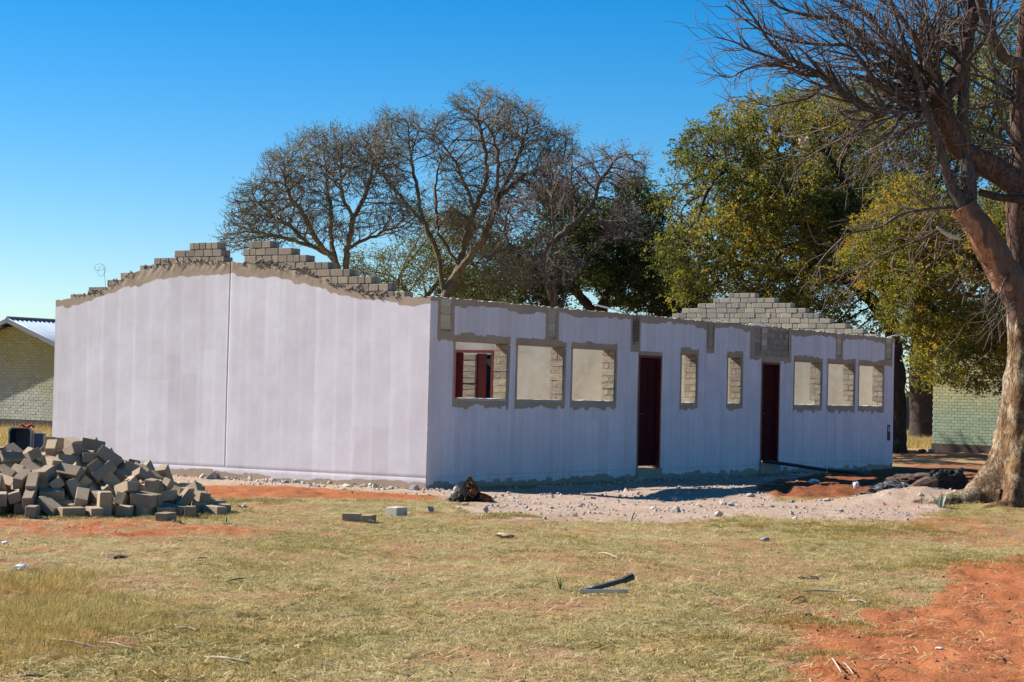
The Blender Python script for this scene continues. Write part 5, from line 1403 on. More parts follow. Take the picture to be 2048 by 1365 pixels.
# ------------------------------------------------------------------ trees grown towards points in their crowns
def colonize(P, par, A, di, dk, step, iters, rng, trop=(0, 0, .1), maxn=12000, inert=.6, jit=.10):
    P = [np.array(p, float) for p in P]; par = list(par); kids = [0] * len(P)
    Dr = [np.zeros(3) if q < 0 else (P[i] - P[q]) / (np.linalg.norm(P[i] - P[q]) + 1e-9) for i, q in enumerate(par)]
    pos = np.array(P); near = np.full(len(A), -1); nd = np.full(len(A), 1e9)
    for i in range(0, len(pos), 200):
        d = np.linalg.norm(A[:, None] - pos[None, i:i + 200], axis=2); j = d.argmin(1); m = d[np.arange(len(A)), j]
        u = m < nd; near[u] = j[u] + i; nd[u] = m[u]
    alive = nd > dk; trop = np.array(trop)
    for it in range(iters):
        act = alive & (nd < di)
        if not act.any() or len(P) > maxn: break
        idx = np.nonzero(act)[0]; nn_ = near[idx]; allp = np.array(P)
        dv = A[idx] - allp[nn_]; dv /= np.linalg.norm(dv, axis=1)[:, None] + 1e-9
        un, inv = np.unique(nn_, return_inverse=True)
        s = np.zeros((len(un), 3)); np.add.at(s, inv, dv)
        s /= np.linalg.norm(s, axis=1)[:, None] + 1e-9
        s += trop + inert * np.array([Dr[u] for u in un]) + rng.normal(0, jit, s.shape); s /= np.linalg.norm(s, axis=1)[:, None] + 1e-9
        newp = allp[un] + s * step; b0 = len(P); ok = []
        for k, u in enumerate(un):
            if kids[u] >= 4: continue
            kids[u] += 1; P.append(newp[k]); Dr.append(s[k]); par.append(int(u)); kids.append(0); ok.append(newp[k])
        if not ok: break
        ok = np.array(ok); ai = np.nonzero(alive)[0]
        d = np.linalg.norm(A[ai][:, None] - ok[None], axis=2); j = d.argmin(1); m = d[np.arange(len(ai)), j]
        u = m < nd[ai]; near[ai[u]] = j[u] + b0; nd[ai[u]] = m[u]
        alive &= nd > dk
    return np.array(P), np.array(par)

def wood_np(P, par, rad, lo, hi, k):
    """tubes for every joint-to-joint piece whose radius lies between lo and hi."""
    n = len(P); has = par >= 0
    D = np.zeros_like(P); D[has] = P[has] - P[par[has]]
    D[~has] = (0, 0, 1); D /= np.linalg.norm(D, axis=1)[:, None] + 1e-9
    main = np.full(n, -1); best = np.zeros(n)
    for i in range(n):
        p = par[i]
        if p >= 0 and rad[i] > best[p]: best[p] = rad[i]; main[p] = i
    e = np.nonzero(has & (rad >= lo) & (rad < hi))[0]; pe = par[e]
    ismain = main[pe] == e
    dA = np.where(ismain[:, None], D[pe], D[e]); dB = D[e]
    dBn = dB.copy()
    rA = np.where(ismain, np.minimum(rad[pe], rad[e] * 1.6), rad[e] * 1.1); rB = rad[e]
    def ring(c, d, r):
        ref = np.array([[.21, .95, .13]])
        u = np.cross(d, ref); u /= np.linalg.norm(u, axis=1)[:, None] + 1e-9; v = np.cross(d, u)
        a = np.arange(k) * 2 * math.pi / k
        return c[:, None] + (u[:, None] * np.cos(a)[None, :, None] + v[:, None] * np.sin(a)[None, :, None]) * r[:, None, None]
    R0 = ring(P[pe], dA, rA); R1 = ring(P[e], dBn, rB)
    V = np.concatenate([R0, R1], 1).reshape(-1, 3)
    b = (np.arange(len(e)) * 2 * k)[:, None]; F = []
    for j in range(k): F.append(np.stack([b[:, 0] + j, b[:, 0] + (j + 1) % k, b[:, 0] + k + (j + 1) % k, b[:, 0] + k + j], -1))
    return V, np.concatenate(F)

def leaf_quads(C, size, rng, aspect=.5, up=.3, droop=0.0):
    n = len(C); d = rng.normal(0, 1, (n, 3)); d[:, 2] = d[:, 2] * .6 - droop; d /= np.linalg.norm(d, axis=1)[:, None]
    w = rng.normal(0, 1, (n, 3)); w[:, 2] *= .5; w = np.cross(d, w); w /= np.linalg.norm(w, axis=1)[:, None] + 1e-9
    s = (size * rng.uniform(.6, 1.3, n))[:, None]
    V = np.stack([C - d * s * .5, C + w * s * aspect * .5, C + d * s * .5, C - w * s * aspect * .5], 1).reshape(-1, 3)
    F = np.arange(n * 4).reshape(n, 4)
    return V, F

def tree(name, label, Y, trunk, crowns, natt, step, kill, tip, barkm, leafm, nleaf, lsize, lspread, seed, twigs=2, twig_len=.35, di=2.6, base_r=None,
         trop=(0, 0, .18), shell=1.0, tintf=None, aspect=.5, droop=0.0, leaf_low=0.0, group=None, expo=2.8, dY=None, tipcol=M['twig_acacia'], maxn=12000, limbs=(), ragged_=0.0):
    rng = np.random.default_rng(seed)
    base = W(*trunk[0], Y); bz = gz(base.x, base.y) if base.y < 200 else 0.0
    base.z = bz - .1
    th = thing(name, label, 'tree', (base.x, base.y, bz), group)
    chain = [np.array(base)]; par = [-1]
    for (px, py) in trunk[1:]:
        p1 = np.array(W(px, py, Y)); p0 = chain[-1]; m = max(1, int(np.linalg.norm(p1 - p0) / step))
        for k in range(1, m + 1):
            chain.append(p0 + (p1 - p0) * k / m + rng.normal(0, .02, 3)); par.append(len(chain) - 2)
    for lb in limbs:
        q0 = np.array(W(*lb[0], Y)); j0 = int(np.argmin([np.linalg.norm(c_ - q0) for c_ in chain])); prev = j0; dy = 0; sl = rng.normal(0, .35)
        p0 = chain[j0]
        for (px, py) in lb[1:]:
            dy += sl * .7; p1 = np.array(W(px, py, Y + dy)); m = max(1, int(np.linalg.norm(p1 - p0) / step))
            for k in range(1, m + 1):
                chain.append(p0 + (p1 - p0) * k / m + rng.normal(0, .02, 3)); par.append(prev); prev = len(chain) - 1
            p0 = p1
    A = []
    for (cx, cy, rx, ry, dy, rm, wt) in crowns:
        c = np.array(W(cx, cy, Y + dy)); pm = (Y + dy) / FPX
        n = int(natt * wt); d = rng.normal(0, 1, (n, 3)); d /= np.linalg.norm(d, axis=1)[:, None]
        r_ = rng.random(n) ** (1 / (3.0 * shell)); A.append(c + d * r_[:, None] * np.array([rx * pm, rm, ry * pm]))
    A = np.concatenate(A)
    if ragged_:
        nz_ = fbm(A[:, 0] * .75 + A[:, 1] * .4 + seed, A[:, 2] * .75 - A[:, 1] * .3, 3, seed)
        A = A[nz_ > ragged_]
    P, pr = colonize(chain, par, A, di, kill, step, 140, rng, trop, maxn)
    nch = np.zeros(len(P), int); np.add.at(nch, pr[pr >= 0], 1)
    # fine twigs
    D = np.zeros_like(P); h = pr >= 0; D[h] = P[h] - P[pr[h]]; D /= np.linalg.norm(D, axis=1)[:, None] + 1e-9
    cand = np.nonzero((nch <= 1) & (np.arange(len(P)) > len(chain)))[0]
    TP = []; TR = []; base_i = len(P); src = np.repeat(cand, twigs); allP = [P]; allR = [pr]
    cur = src; curP = P[src]; dd = D[src]
    for sgm in range(3):
        dd = dd + rng.normal(0, .42 if sgm == 0 else .2, dd.shape) + np.array(trop) * .5; dd /= np.linalg.norm(dd, axis=1)[:, None]
        curP = curP + dd * (twig_len / 3 * rng.uniform(.6, 1.3, len(curP)))[:, None]
        allP.append(curP); allR.append(cur); cur = np.arange(base_i, base_i + len(curP)); base_i += len(curP)
    P = np.concatenate(allP); pr = np.concatenate(allR)
    rad = np.zeros(len(P)); acc = np.zeros(len(P))
    for i in range(len(P) - 1, -1, -1):
        rad[i] = max(tip, acc[i] ** (1 / expo)) if acc[i] > 0 else tip
        if pr[i] >= 0: acc[pr[i]] += rad[i] ** expo
    if base_r:
        k = base_r / rad[0]; f = np.clip((rad - .03) / (rad[0] - .03), 0, 1); rad = rad * (1 + (k - 1) * f)
    hgt = np.maximum(0, 1 - (P[:, 2] - bz) / .8); rad = rad * (1 + .35 * hgt ** 2 * (rad > .08))
    V, F = wood_np(P, pr, rad, .045, 9, 9); link('trunk', mesh_np('trunk', V, F, True), barkm, th)
    V, F = wood_np(P, pr, rad, .016, .045, 5); o = link('branches', mesh_np('branches', V, F, True), barkm, th); o['kind'] = 'stuff'
    V, F = wood_np(P, pr, rad, 0, .016, 3); o = link('twigs', mesh_np('twigs', V, F, False), tipcol, th); o['kind'] = 'stuff'
    ntri = len(F) * 2
    if nleaf:
        tips = P[-len(src) * 2:]
        if leaf_low:                                     # part of the crown keeps its leaves
            keep = rng.random(len(tips)) < leaf_low(tips); tips = tips[keep]
        per = 8 if nleaf > 50000 else 3; nc_ = nleaf // per; nleaf = nc_ * per
        j = rng.integers(0, len(tips), nc_); C0 = tips[j] + rng.normal(0, lspread, (nc_, 3)) * np.array([1, 1, .8])
        t0 = tintf(C0, rng) if tintf else rng.random(nc_)
        C = np.repeat(C0, per, 0) + rng.normal(0, lsize * .62, (nleaf, 3)) * np.array([1, 1, .75])
        tint = np.clip(np.repeat(t0, per) + rng.normal(0, .05, nleaf), 0, 1)
        V, F = leaf_quads(C, lsize, rng, aspect, droop=droop)
        o = link('crown', mesh_np('crown', V, F, False, {'tint': ('FLOAT', np.repeat(tint, 4))}), leafm, th)
        ntri += nleaf * 2
    print(name, len(P), 'joints', ntri)
    return th

def tint_autumn(C, rng):
    n = fbm(C[:, 0] * .55 + C[:, 1] * .3, C[:, 2] * .55, 3, 5) * .65 + fbm(C[:, 0] * 2.1, C[:, 2] * 2.1 + C[:, 1], 2, 8) * .35
    return np.clip((n - .5) * 1.9 + .48 + rng.normal(0, .12, len(C)) - .5 * (rng.random(len(C)) < .14), 0, 1)
def tint_orange(C, rng): return np.clip(tint_autumn(C, rng) + .14, 0, 1)
def tint_dark(C, rng):
    n = fbm(C[:, 0] * .8, C[:, 2] * .8, 3, 6)
    return np.clip((n - .5) * 1.6 + .38 + rng.normal(0, .18, len(C)), 0, 1)

GA = 'bare crowned acacia trees behind the building'
tree('acacia_tree', 'left thorn tree with fine leafless fan crown behind the white gable', 56, [(700, 800), (695, 640), (688, 575)],
     [(540, 430, 80, 75, 0, 1.6, .5), (575, 350, 55, 50, 0, 1.4, .4), (655, 340, 95, 75, 0, 1.9, 1.0), (740, 330, 70, 65, .3, 1.7, .6), (500, 465, 60, 35, -.3, 1.1, .35), (790, 440, 55, 40, 0, 1.2, .3), (650, 450, 90, 50, 0, 1.3, .35), (520, 400, 40, 50, 0, 1, .25), (470, 480, 25, 25, 0, .6, .1)],
     3000, .16, .22, .0058, M['bark_acacia'], M['leaf_acacia'], 20000, .042, .05, 21, 3, .42, shell=1.6, base_r=.125, di=1.9, group=GA, ragged_=.47, maxn=24000,
     limbs=[[(690, 590), (668, 520), (625, 470), (612, 436), (582, 398), (567, 348)], [(660, 515), (620, 490), (582, 454), (549, 436), (512, 400)], [(650, 500), (590, 480), (540, 470), (490, 460)],
            [(690, 585), (694, 500), (706, 439), (686, 393), (680, 345)], [(706, 439), (727, 398), (744, 345), (748, 310)], [(675, 530), (661, 480), (661, 424), (655, 380), (650, 325)], [(694, 500), (739, 474), (780, 460), (808, 436)]])
tree('acacia_tree', 'tallest thorn tree with a broad twiggy dome crown behind the corner', 58, [(893, 800), (890, 650), (892, 585)],
     [(975, 265, 95, 65, 0, 1.8, 1.0), (1060, 320, 75, 65, 0, 1.8, .6), (895, 300, 75, 65, 0, 1.8, .6), (800, 290, 70, 60, 0, 1.6, .5), (1040, 260, 50, 50, 0, 1.4, .3), (990, 380, 80, 50, 0, 1.6, .35), (860, 400, 80, 60, 0, 1.4, .4), (1095, 370, 50, 40, 0, 1.2, .3), (960, 215, 60, 30, 0, 1, .25), (1120, 300, 30, 40, 0, .9, .15), (960, 450, 80, 40, 0, 1.3, .25)],
     3300, .16, .22, .0058, M['bark_acacia'], M['leaf_acacia'], 24000, .042, .05, 22, 3, .42, shell=1.6, base_r=.15, di=1.9, group=GA, ragged_=.47, maxn=26000,
     limbs=[[(892, 600), (916, 533), (936, 467), (949, 417), (929, 368), (909, 325), (885, 290)], [(905, 560), (965, 480), (988, 427), (995, 368), (995, 302), (975, 250)], [(949, 417), (975, 360), (970, 300), (955, 240)], [(988, 427), (1000, 394), (1048, 350), (1095, 335)], [(995, 390), (1030, 330), (1050, 270)],
            [(890, 600), (872, 500), (850, 450), (836, 405), (828, 350), (820, 300)], [(848, 450), (795, 386), (757, 343), (730, 300)], [(903, 530), (876, 467), (870, 384), (880, 330)]])
tree('acacia_tree', 'dead grey branched tree rising above the dark evergreen', 55, [(1122, 800), (1120, 650), (1105, 590)],
     [(1235, 330, 62, 55, 0, 1.4, .6), (1140, 360, 65, 55, 0, 1.4, .4), (1080, 430, 70, 60, 0, 1.3, .3), (1060, 530, 110, 55, -.5, 1.3, .4), (1240, 450, 60, 40, -.5, 1.2, .2), (1010, 440, 40, 40, 0, 1, .15)],
     2400, .16, .23, .0058, M['bark_grey'], M['leaf_acacia'], 1500, .045, .05, 23, 3, .36, shell=1.5, base_r=.12, di=1.9, tipcol=M['twig'], group=GA, ragged_=.40,
     limbs=[[(1112, 610), (1081, 526), (1100, 490), (1137, 457), (1180, 417), (1203, 361), (1236, 315)], [(1120, 620), (1150, 540), (1173, 513), (1213, 473), (1255, 447)], [(1150, 445), (1150, 400), (1140, 350)], [(1081, 526), (1020, 490), (1008, 467), (1011, 434)], [(1118, 640), (1108, 560), (1112, 500), (1105, 430)], [(1105, 600), (1050, 575), (1000, 570)]])
tree('feathery_thorn_tree', 'low grey green feathery thorn tree filling in behind the right side of the gable', 61, [(810, 800), (820, 640)],
     [(790, 540, 100, 60, 0, 1.8, .8), (900, 500, 90, 70, 1, 1.8, .6), (720, 570, 60, 40, 0, 1.3, .3), (960, 560, 80, 55, 1, 1.8, .5)],
     1500, .22, .36, .006, M['bark_acacia'], M['leaf_acacia'], 30000, .065, .12, 24, 3, .45, shell=1.1, base_r=.11, di=2.6, ragged_=.42)
tree('dark_evergreen_tree', 'dense dark evergreen tree behind the middle of the long wall', 66, [(1200, 800), (1200, 620)],
     [(1190, 490, 150, 100, 0, 3.0, 1.2), (1255, 440, 80, 65, 0, 2.2, .5), (1060, 550, 100, 90, 1, 2.5, .7), (1290, 560, 100, 80, 0, 2.6, .7), (970, 590, 90, 60, 1, 2, .35), (1350, 590, 70, 60, 0, 2, .3), (1130, 430, 60, 50, 0, 1.8, .25)],
     2200, .26, .42, .008, M['bark_dark'], M['leaf_dark'], 110000, .10, .16, 25, 2, .45, shell=.9, base_r=.3, di=3.0, tintf=tint_dark, ragged_=.42)
GY = 'yellow green leafy trees at the right'
tree('yellow_leaf_tree', 'yellow green tree behind the far gable with a trunk at the far corner', 61.5, [(1796, 925), (1797, 760), (1780, 640), (1700, 560)],
     [(1540, 430, 180, 140, 0, 3.0, 1.6), (1440, 340, 95, 85, 0, 2.2, .6), (1620, 290, 150, 85, 1, 3, .8), (1400, 520, 75, 90, -1, 2.0, .6), (1600, 570, 150, 80, -1, 2.6, .8), (1740, 460, 130, 140, 0, 2.8, .9), (1745, 630, 60, 50, -1, 1.3, .35), (1660, 640, 70, 40, -1, 1.2, .25), (1520, 260, 60, 50, 0, 1.5, .2), (1360, 400, 30, 50, 0, 1.2, .1)],
     3200, .27, .42, .010, M['bark_dark'], M['leaf_yellow'], 150000, .088, .15, 26, 2, .5, shell=.9, base_r=.24, di=3.4, tintf=tint_autumn, droop=.45, group=GY, ragged_=.44, maxn=16000,
     limbs=[[(1720, 580), (1650, 520), (1580, 400), (1560, 320)], [(1700, 560), (1640, 560), (1540, 540), (1450, 520)], [(1780, 640), (1760, 520), (1700, 380), (1650, 300)], [(1560, 400), (1480, 360), (1440, 330)]])
tree('yellow_leaf_tree', 'orange tinged leafy tree hanging in front of the green brick house', 54, [(2150, 900), (2120, 700), (2080, 620)],
     [(1920, 640, 130, 75, 0, 1.8, .9), (1835, 590, 105, 90, 0, 1.8, .9), (1970, 500, 120, 120, 0, 2.4, .9), (1850, 460, 110, 100, 1, 2.2, .7), (1800, 670, 45, 40, 0, 1, .2), (1780, 530, 80, 110, 1, 2, .6), (1900, 730, 60, 40, 0, 1.0, .15), (1990, 720, 50, 60, 0, 1.2, .2)],
     2300, .25, .4, .009, M['bark_dark'], M['leaf_yellow'], 110000, .075, .13, 27, 2, .45, shell=.9, base_r=.28, di=3.4, tintf=tint_orange, droop=.45, group=GY, ragged_=.42, maxn=14000,
     limbs=[[(2080, 640), (1990, 690), (1950, 700), (1900, 650), (1850, 600)], [(2080, 620), (1980, 540), (1900, 480)]])
tree('yellow_leaf_tree', 'darker tall leafy tree at the back with a thick trunk in the gap', 84, [(1846, 874), (1842, 740), (1850, 600)],
     [(1780, 290, 190, 120, 0, 4.5, 1.1), (1960, 230, 150, 200, 0, 4, 1.2), (1640, 470, 190, 110, 3, 4, .6), (1880, 480, 180, 150, 0, 4, 1.1), (1860, 690, 50, 50, 0, 1.6, .2), (1815, 740, 30, 50, 0, 1.5, .15), (1640, 240, 90, 50, 0, 2.5, .35), (2060, 420, 120, 200, 0, 4, .7)],
     2400, .42, .62, .012, M['bark_dark'], M['leaf_yellow'], 110000, .13, .24, 28, 2, .65, shell=.95, base_r=.5, di=5, tintf=lambda C, r: np.clip(tint_autumn(C, r) - .12, 0, 1), droop=.4, group=GY, ragged_=.40)

# palm standing among them
pb = W(1605, 800, 72); pb.z = 0
pt_ = thing('palm_tree', 'dark drooping fan palm half hidden among the yellow green trees', 'palm', pb)
top = W(1607, 440, 72); b = MB(); b.tube([pb, pb.lerp(top, .5) + Vector((.1, 0, 0)), top], [.25, .2, .18], 9); b.build('trunk', M['bark_dark'], pt_)
r = random.Random(2)
for k in range(26):
    a = r.uniform(0, 6.283); e = r.uniform(-1.2, .9); d = Vector((math.cos(a) * math.cos(e), math.sin(a) * math.cos(e), math.sin(e)))
    b = MB(); hub = top + d * .7; b.tube([top, hub], .015, 4)
    for j in range(9):
        f = (j - 4) * .19; s = d.cross(UPV).normalized(); dj = (d * math.cos(f) + s * math.sin(f)).normalized()
        leaf_blade(b, hub, dj, r.uniform(.7, 1.0), .045, .9, 4, .1)
    b.build('frond', M['palm'], pt_).data.attributes.new('tint', 'FLOAT', 'POINT')

# ------------------------------------------------------------------ the big bare tree in front, at right
FY = 30.3
fb = gp(2052, 1020); ft = thing('bare_tree', 'massive leafless tree with pale flaking trunk and spreading bare branches at the right edge', 'tree', fb)
def crom(pts, n):
    out = []
    for i in range(len(pts) - 1):
        p0 = pts[max(i - 1, 0)]; p1 = pts[i]; p2 = pts[i + 1]; p3 = pts[min(i + 2, len(pts) - 1)]
        for k in range(n):
            t_ = k / n
            out.append(tuple(.5 * ((2 * b_) + (-a_ + c_) * t_ + (2 * a_ - 5 * b_ + 4 * c_ - d_) * t_ * t_ + (-a_ + 3 * b_ - 3 * c_ + d_) * t_ ** 3) for a_, b_, c_, d_ in zip(p0, p1, p2, p3)))
    out.append(tuple(pts[-1])); return out
# trunk with root flare: rings with lobes
ctr = [(2052, 1035, .0), (2052, 1000, .0), (2052, 960, 0), (2054, 900, 0), (2054, 800, 0), (2054, 700, 0), (2052, 640, 0), (2050, 600, 0), (2048, 560, 0)]
rr0 = [1.0, .80, .62, .47, .36, .29, .27, .27, .24]
C_ = crom([(x_, y_, r_) for (x_, y_, z_), r_ in zip(ctr, rr0)], 9)
NA = 72; V = []; F = []
for j, (px, py, rad) in enumerate(C_):
    c = W(px, py, FY); hz = c.z - fb.z
    lobe = math.exp(-max(hz, 0) / .55)
    for k in range(NA):
        a = 6.2832 * k / NA
        lb = 0
        for (la, lw, ls) in ((3.25, .34, .95), (4.15, .32, .55), (5.2, .35, .6), (2.3, .4, .5), (.6, .5, .5), (1.4, .4, .4)):
            dd = (a - la + math.pi) % (2 * math.pi) - math.pi; lb += ls * math.exp(-(dd / lw) ** 2)
        flut = .10 * math.sin(a * 3 + hz * .5) * (1 if hz < 2.5 else .5)
        nz_ = mn.noise(Vector((math.cos(a) * 2.2, math.sin(a) * 2.2, hz * 1.6))) * .16 + mn.noise(Vector((math.cos(a) * 6, math.sin(a) * 6, hz * 5))) * .07 + mn.noise(Vector((math.cos(a) * 15, math.sin(a) * 15, hz * 12))) * .03
        rr = rad * ((1 - lobe * .45) + lobe * lb * 1.0) * (1 + flut + nz_)
        rr = max(rr, .2)
        V.append((c.x + math.cos(a) * rr, c.y + math.sin(a) * rr, c.z))
for j in range(len(C_) - 1):
    for k in range(NA): F.append((j * NA + k, j * NA + (k + 1) % NA, (j + 1) * NA + (k + 1) % NA, (j + 1) * NA + k))
link('trunk', mesh_np('trunk', V, np.array(F), True), M['bark_big'], ft)

def limb(name, pts, mat, n=6, sides=18, rough=.12, lab=None, freq=3.0, scar=None):
    """pts: (px, py, depth offset, radius)"""
    C = crom(pts, n); P = [W(a_, b_, FY + d_) for a_, b_, d_, r_ in C]; R_ = [c[3] for c in C]
    b = MB(); b.tube(P, R_, sides)
    me = b.mesh(name, True)
    for v in me.vertices:
        ring_i = min(v.index // sides, len(P) - 1); ax = v.co - P[ring_i]; nn_ = mn.noise(Vector((v.co.x * freq, v.co.y * freq, v.co.z * freq * .6))) + .4 * mn.noise(v.co * freq * 3)
        v.co += ax * nn_ * rough * 2
    o = link(name, me, mat, ft)
    if lab: o['label'] = lab
    return P, R_
Pm = []
_l1 = limb('limb', [(2056, 640, 0, .26), (2034, 590, 0, .265), (1995, 525, -.1, .235), (1958, 460, -.15, .21), (1927, 410, -.2, .18)], M['bark_limb'], 12, 40, lab='thick brown limb leaning left with a long strip of bare wood')
Pm.append(_l1)
_me = [o_ for o_ in ft.children if o_.name.startswith('limb')][0].data
nrm_ = [v.normal.copy() for v in _me.vertices]
av = _me.attributes.new('peel', 'FLOAT', 'POINT')
for v, nn in zip(_me.vertices, nrm_):
    k_ = nn.dot(Vector((-.85, -.5, -.2)).normalized()) + .22 * mn.noise(v.co * 2.2) - .10 * abs(v.co.z - 4.1)
    av.data[v.index].value = k_ if 3.2 < v.co.z < 5.2 else 0
t = NT('limb_bark_with_bare_wood'); p = t.pos()
n1 = t.noise(9, 6, .65, t.mapping(p, (1.2, 1.2, .35)), .8); n2 = t.noise(22, 5, .7, t.mapping(p, (1.4, 1.4, .25)), .3)
bk = t.mix(t.mapr(n1, .3, .7), (.085, .05, .038), (.19, .115, .085))
wd = t.ramp(n2, [(.3, (.14, .055, .03)), (.5, (.33, .165, .09)), (.7, (.46, .28, .17))])
mk = t.mapr(t.math('ADD', t.attr('peel'), t.math('MULTIPLY', t.math('SUBTRACT', n1, .5), .5)), .66, .70)
_me.materials[0] = t.done(t.mix(mk, bk, wd), .9, t.bump(t.math('ADD', n1, n2), .8, .02), spec=.15)
Pm.append(limb('limb', [(1930, 420, -.2, .14), (1902, 370, -.2, .085), (1882, 300, -.3, .075), (1864, 255, -.35, .065), (1850, 215, -.4, .055), (1835, 150, -.5, .04), (1800, 60, -.6, .03), (1770, -40, -.7, .02), (1745, -130, -.8, .008)], M['bark_grey'], 5, 10))
Pm.append(limb('limb', [(1930, 425, -.15, .16), (1938, 370, -.1, .115), (1932, 300, 0, .10), (1926, 240, 0, .09), (1930, 150, .1, .08), (1942, 60, .2, .07), (1950, -60, .3, .05), (1945, -170, .3, .03), (1930, -270, .3, .01)], M['bark_grey'], 5, 12))
Pm.append(limb('limb', [(2054, 640, .1, .27), (2044, 560, .15, .20), (2038, 470, .2, .19), (2040, 380, .2, .20), (2046, 290, .3, .17), (2040, 180, .4, .14), (2050, 60, .4, .11), (2060, -60, .5, .08), (2075, -180, .5, .05), (2060, -300, .5, .012)], M['bark_limb'], 6, 14, lab='upright limb at the right edge of the picture'))
Pm.append(limb('limb', [(2048, 375, .2, .17), (2010, 352, .15, .185), (1960, 322, .1, .185), (1912, 288, .05, .17), (1893, 245, 0, .155), (1884, 205, 0, .15), (1880, 185, 0, .13)], M['bark_limb'], 6, 16, .10, 'short thick limb curving up to a sawn dark knot'))
Pm.append(limb('limb', [(1880, 200, 0, .11), (1905, 175, 0, .12), (1922, 140, .1, .11), (1935, 80, .2, .09), (1960, 0, .3, .07), (1975, -60, .3, .06), (1985, -170, .3, .035), (2005, -280, .3, .01)], M['bark_limb'], 5, 12))
Pm.append(limb('limb', [(2046, 130, .3, .10), (2010, 118, .0, .085), (1985, 75, -.2, .08), (1965, 20, -.3, .07), (1950, -50, -.4, .06), (1930, -150, -.5, .03), (1900, -230, -.5, .01)], M['bark_grey'], 5, 10))
limb('sawn_stub', [(1893, 212, -.05, .12), (1878, 188, -.22, .13), (1868, 182, -.32, .11)], M['bark_dark'], 4, 12)
limb('root', [(2000, 1000, -.2, .22), (1960, 996, -.15, .17), (1915, 1000, -.1, .13), (1870, 1010, -.1, .10), (1830, 1012, 0, .08), (1800, 1018, 0, .03)], M['bark_big'], 6, 14, .2)
limb('root', [(2030, 1015, -.55, .2), (1985, 1026, -.7, .14), (1955, 1030, -.8, .08), (1935, 1036, -.8, .03)], M['bark_big'], 5, 12, .2)
limb('broken_branch', [(2050, 400, -.1, .07), (2000, 395, -.3, .06), (1960, 385, -.4, .05)], M['bark_dark'], 4, 8)
limb('pale_stub', [(1920, 478, -.4, .03), (1895, 470, -.5, .028), (1875, 455, -.6, .02)], M['crumb'], 4, 8)

# shoots: alternating side twigs on curved stems
SR = random.Random(12)
TP, TPAR, TRAD = [], [], []
def shoot(p, d, L, r, lev, lift=.05, spread=.5):
    p = Vector(p); d = Vector(d).normalized(); sg = .11 if lev > 0 else .14; n = max(3, int(L / sg)); prev = len(TP)
    TP.append(tuple(p)); TPAR.append(-1); TRAD.append(r)
    acc = 0; side_ = SR.choice((-1, 1)); curl = Vector((SR.gauss(0, .13), SR.gauss(0, .10), lift + SR.gauss(0, .10)))
    for k in range(n):
        if SR.random() < .12: curl = curl * -.4 + Vector((SR.gauss(0, .10), SR.gauss(0, .08), lift + SR.gauss(0, .08)))
        d = (d + curl * .8 + Vector((SR.gauss(0, .05), SR.gauss(0, .05), SR.gauss(0, .05)))).normalized()
        p = p + d * sg; rr = r * (1 - .8 * (k + 1) / n) + .0018
        TP.append(tuple(p)); TPAR.append(prev); TRAD.append(rr); prev = len(TP) - 1
        if lev < 3 and k > n * .12 and SR.random() < (.42, .38, .22)[lev]:
            side_ = -side_
            ax = d.cross(Vector((SR.gauss(0, .5), -1, SR.gauss(0, .5)))).normalized()
            e = SR.uniform(.4, .85) * side_
            d2 = (d * math.cos(e) + ax * math.sin(e)).normalized()
            shoot(p, d2, L * SR.uniform(.25, .5) * (1 - .4 * k / n), max(rr * .62, .004), lev + 1, lift * .8)
def fan(px, py, dy, dirs, L, r, n, lift=.05, spr=.25):
    for i in range(n):
        q = W(px + SR.uniform(-8, 8), py + SR.uniform(-8, 8), FY + dy + SR.uniform(-.1, .1))
        f = SR.random(); a = dirs[0] + (dirs[1] - dirs[0]) * f
        shoot(q, (-math.cos(a), SR.gauss(0, spr), math.sin(a)), L * SR.uniform(.65, 1.1), r * SR.uniform(.7, 1.15), 0, lift)
def led(pts, r, L=None, lift=.04):             # a traced branch that carries side shoots
    C = crom([(a_, b_, c_) for a_, b_, c_ in pts], 8); P = [W(a_, b_, FY + c_) for a_, b_, c_ in C]; n = len(P); prev = -1
    for k, p in enumerate(P):
        rr = r * (1 - .82 * k / n) + .003
        TP.append(tuple(p)); TPAR.append(prev); TRAD.append(rr); prev = len(TP) - 1
        if k > 2 and SR.random() < .62:
            d = (P[min(k + 1, n - 1)] - P[max(k - 1, 0)]).normalized(); s = SR.choice((-1, 1)); ax = d.cross(Vector((SR.gauss(0, .5), -1, SR.gauss(0, .5)))).normalized(); e = SR.uniform(.35, .8) * s
            shoot(p, d * math.cos(e) + ax * math.sin(e), (L or 1.3) * SR.uniform(.4, 1) * (1 - .45 * k / n), max(rr * .55, .006), 1, lift)
# leaders traced from the picture
led([(1872, 205, 0), (1830, 218, -.1), (1770, 222, -.2), (1725, 215, -.3), (1700, 195, -.4), (1660, 165, -.5), (1620, 138, -.6), (1580, 118, -.7), (1545, 90, -.8), (1510, 40, -.9), (1480, -5, -.9)], .06, 1.3)
led([(1640, 152, -.5), (1600, 148, -.6), (1560, 122, -.6), (1500, 100, -.7), (1470, 85, -.8), (1430, 74, -.8)], .028, .8)
led([(1600, 145, -.5), (1540, 128, -.5), (1490, 140, -.6), (1460, 155, -.7), (1430, 150, -.7)], .018, .6)
led([(1700, 195, -.4), (1655, 172, -.3), (1620, 195, -.3), (1580, 205, -.3), (1535, 212, -.3), (1488, 192, -.3)], .024, .6)
led([(1870, 195, .1), (1810, 160, .2), (1760, 120, .3), (1720, 65, .3), (1680, 38, .4), (1620, 32, .4), (1560, 15, .4), (1520, -15, .4)], .055, 1.2)
led([(1880, 190, 0), (1820, 140, .5), (1770, 80, .7), (1740, 30, .8), (1690, 10, .9), (1650, -20, 1)], .05, 1.2)
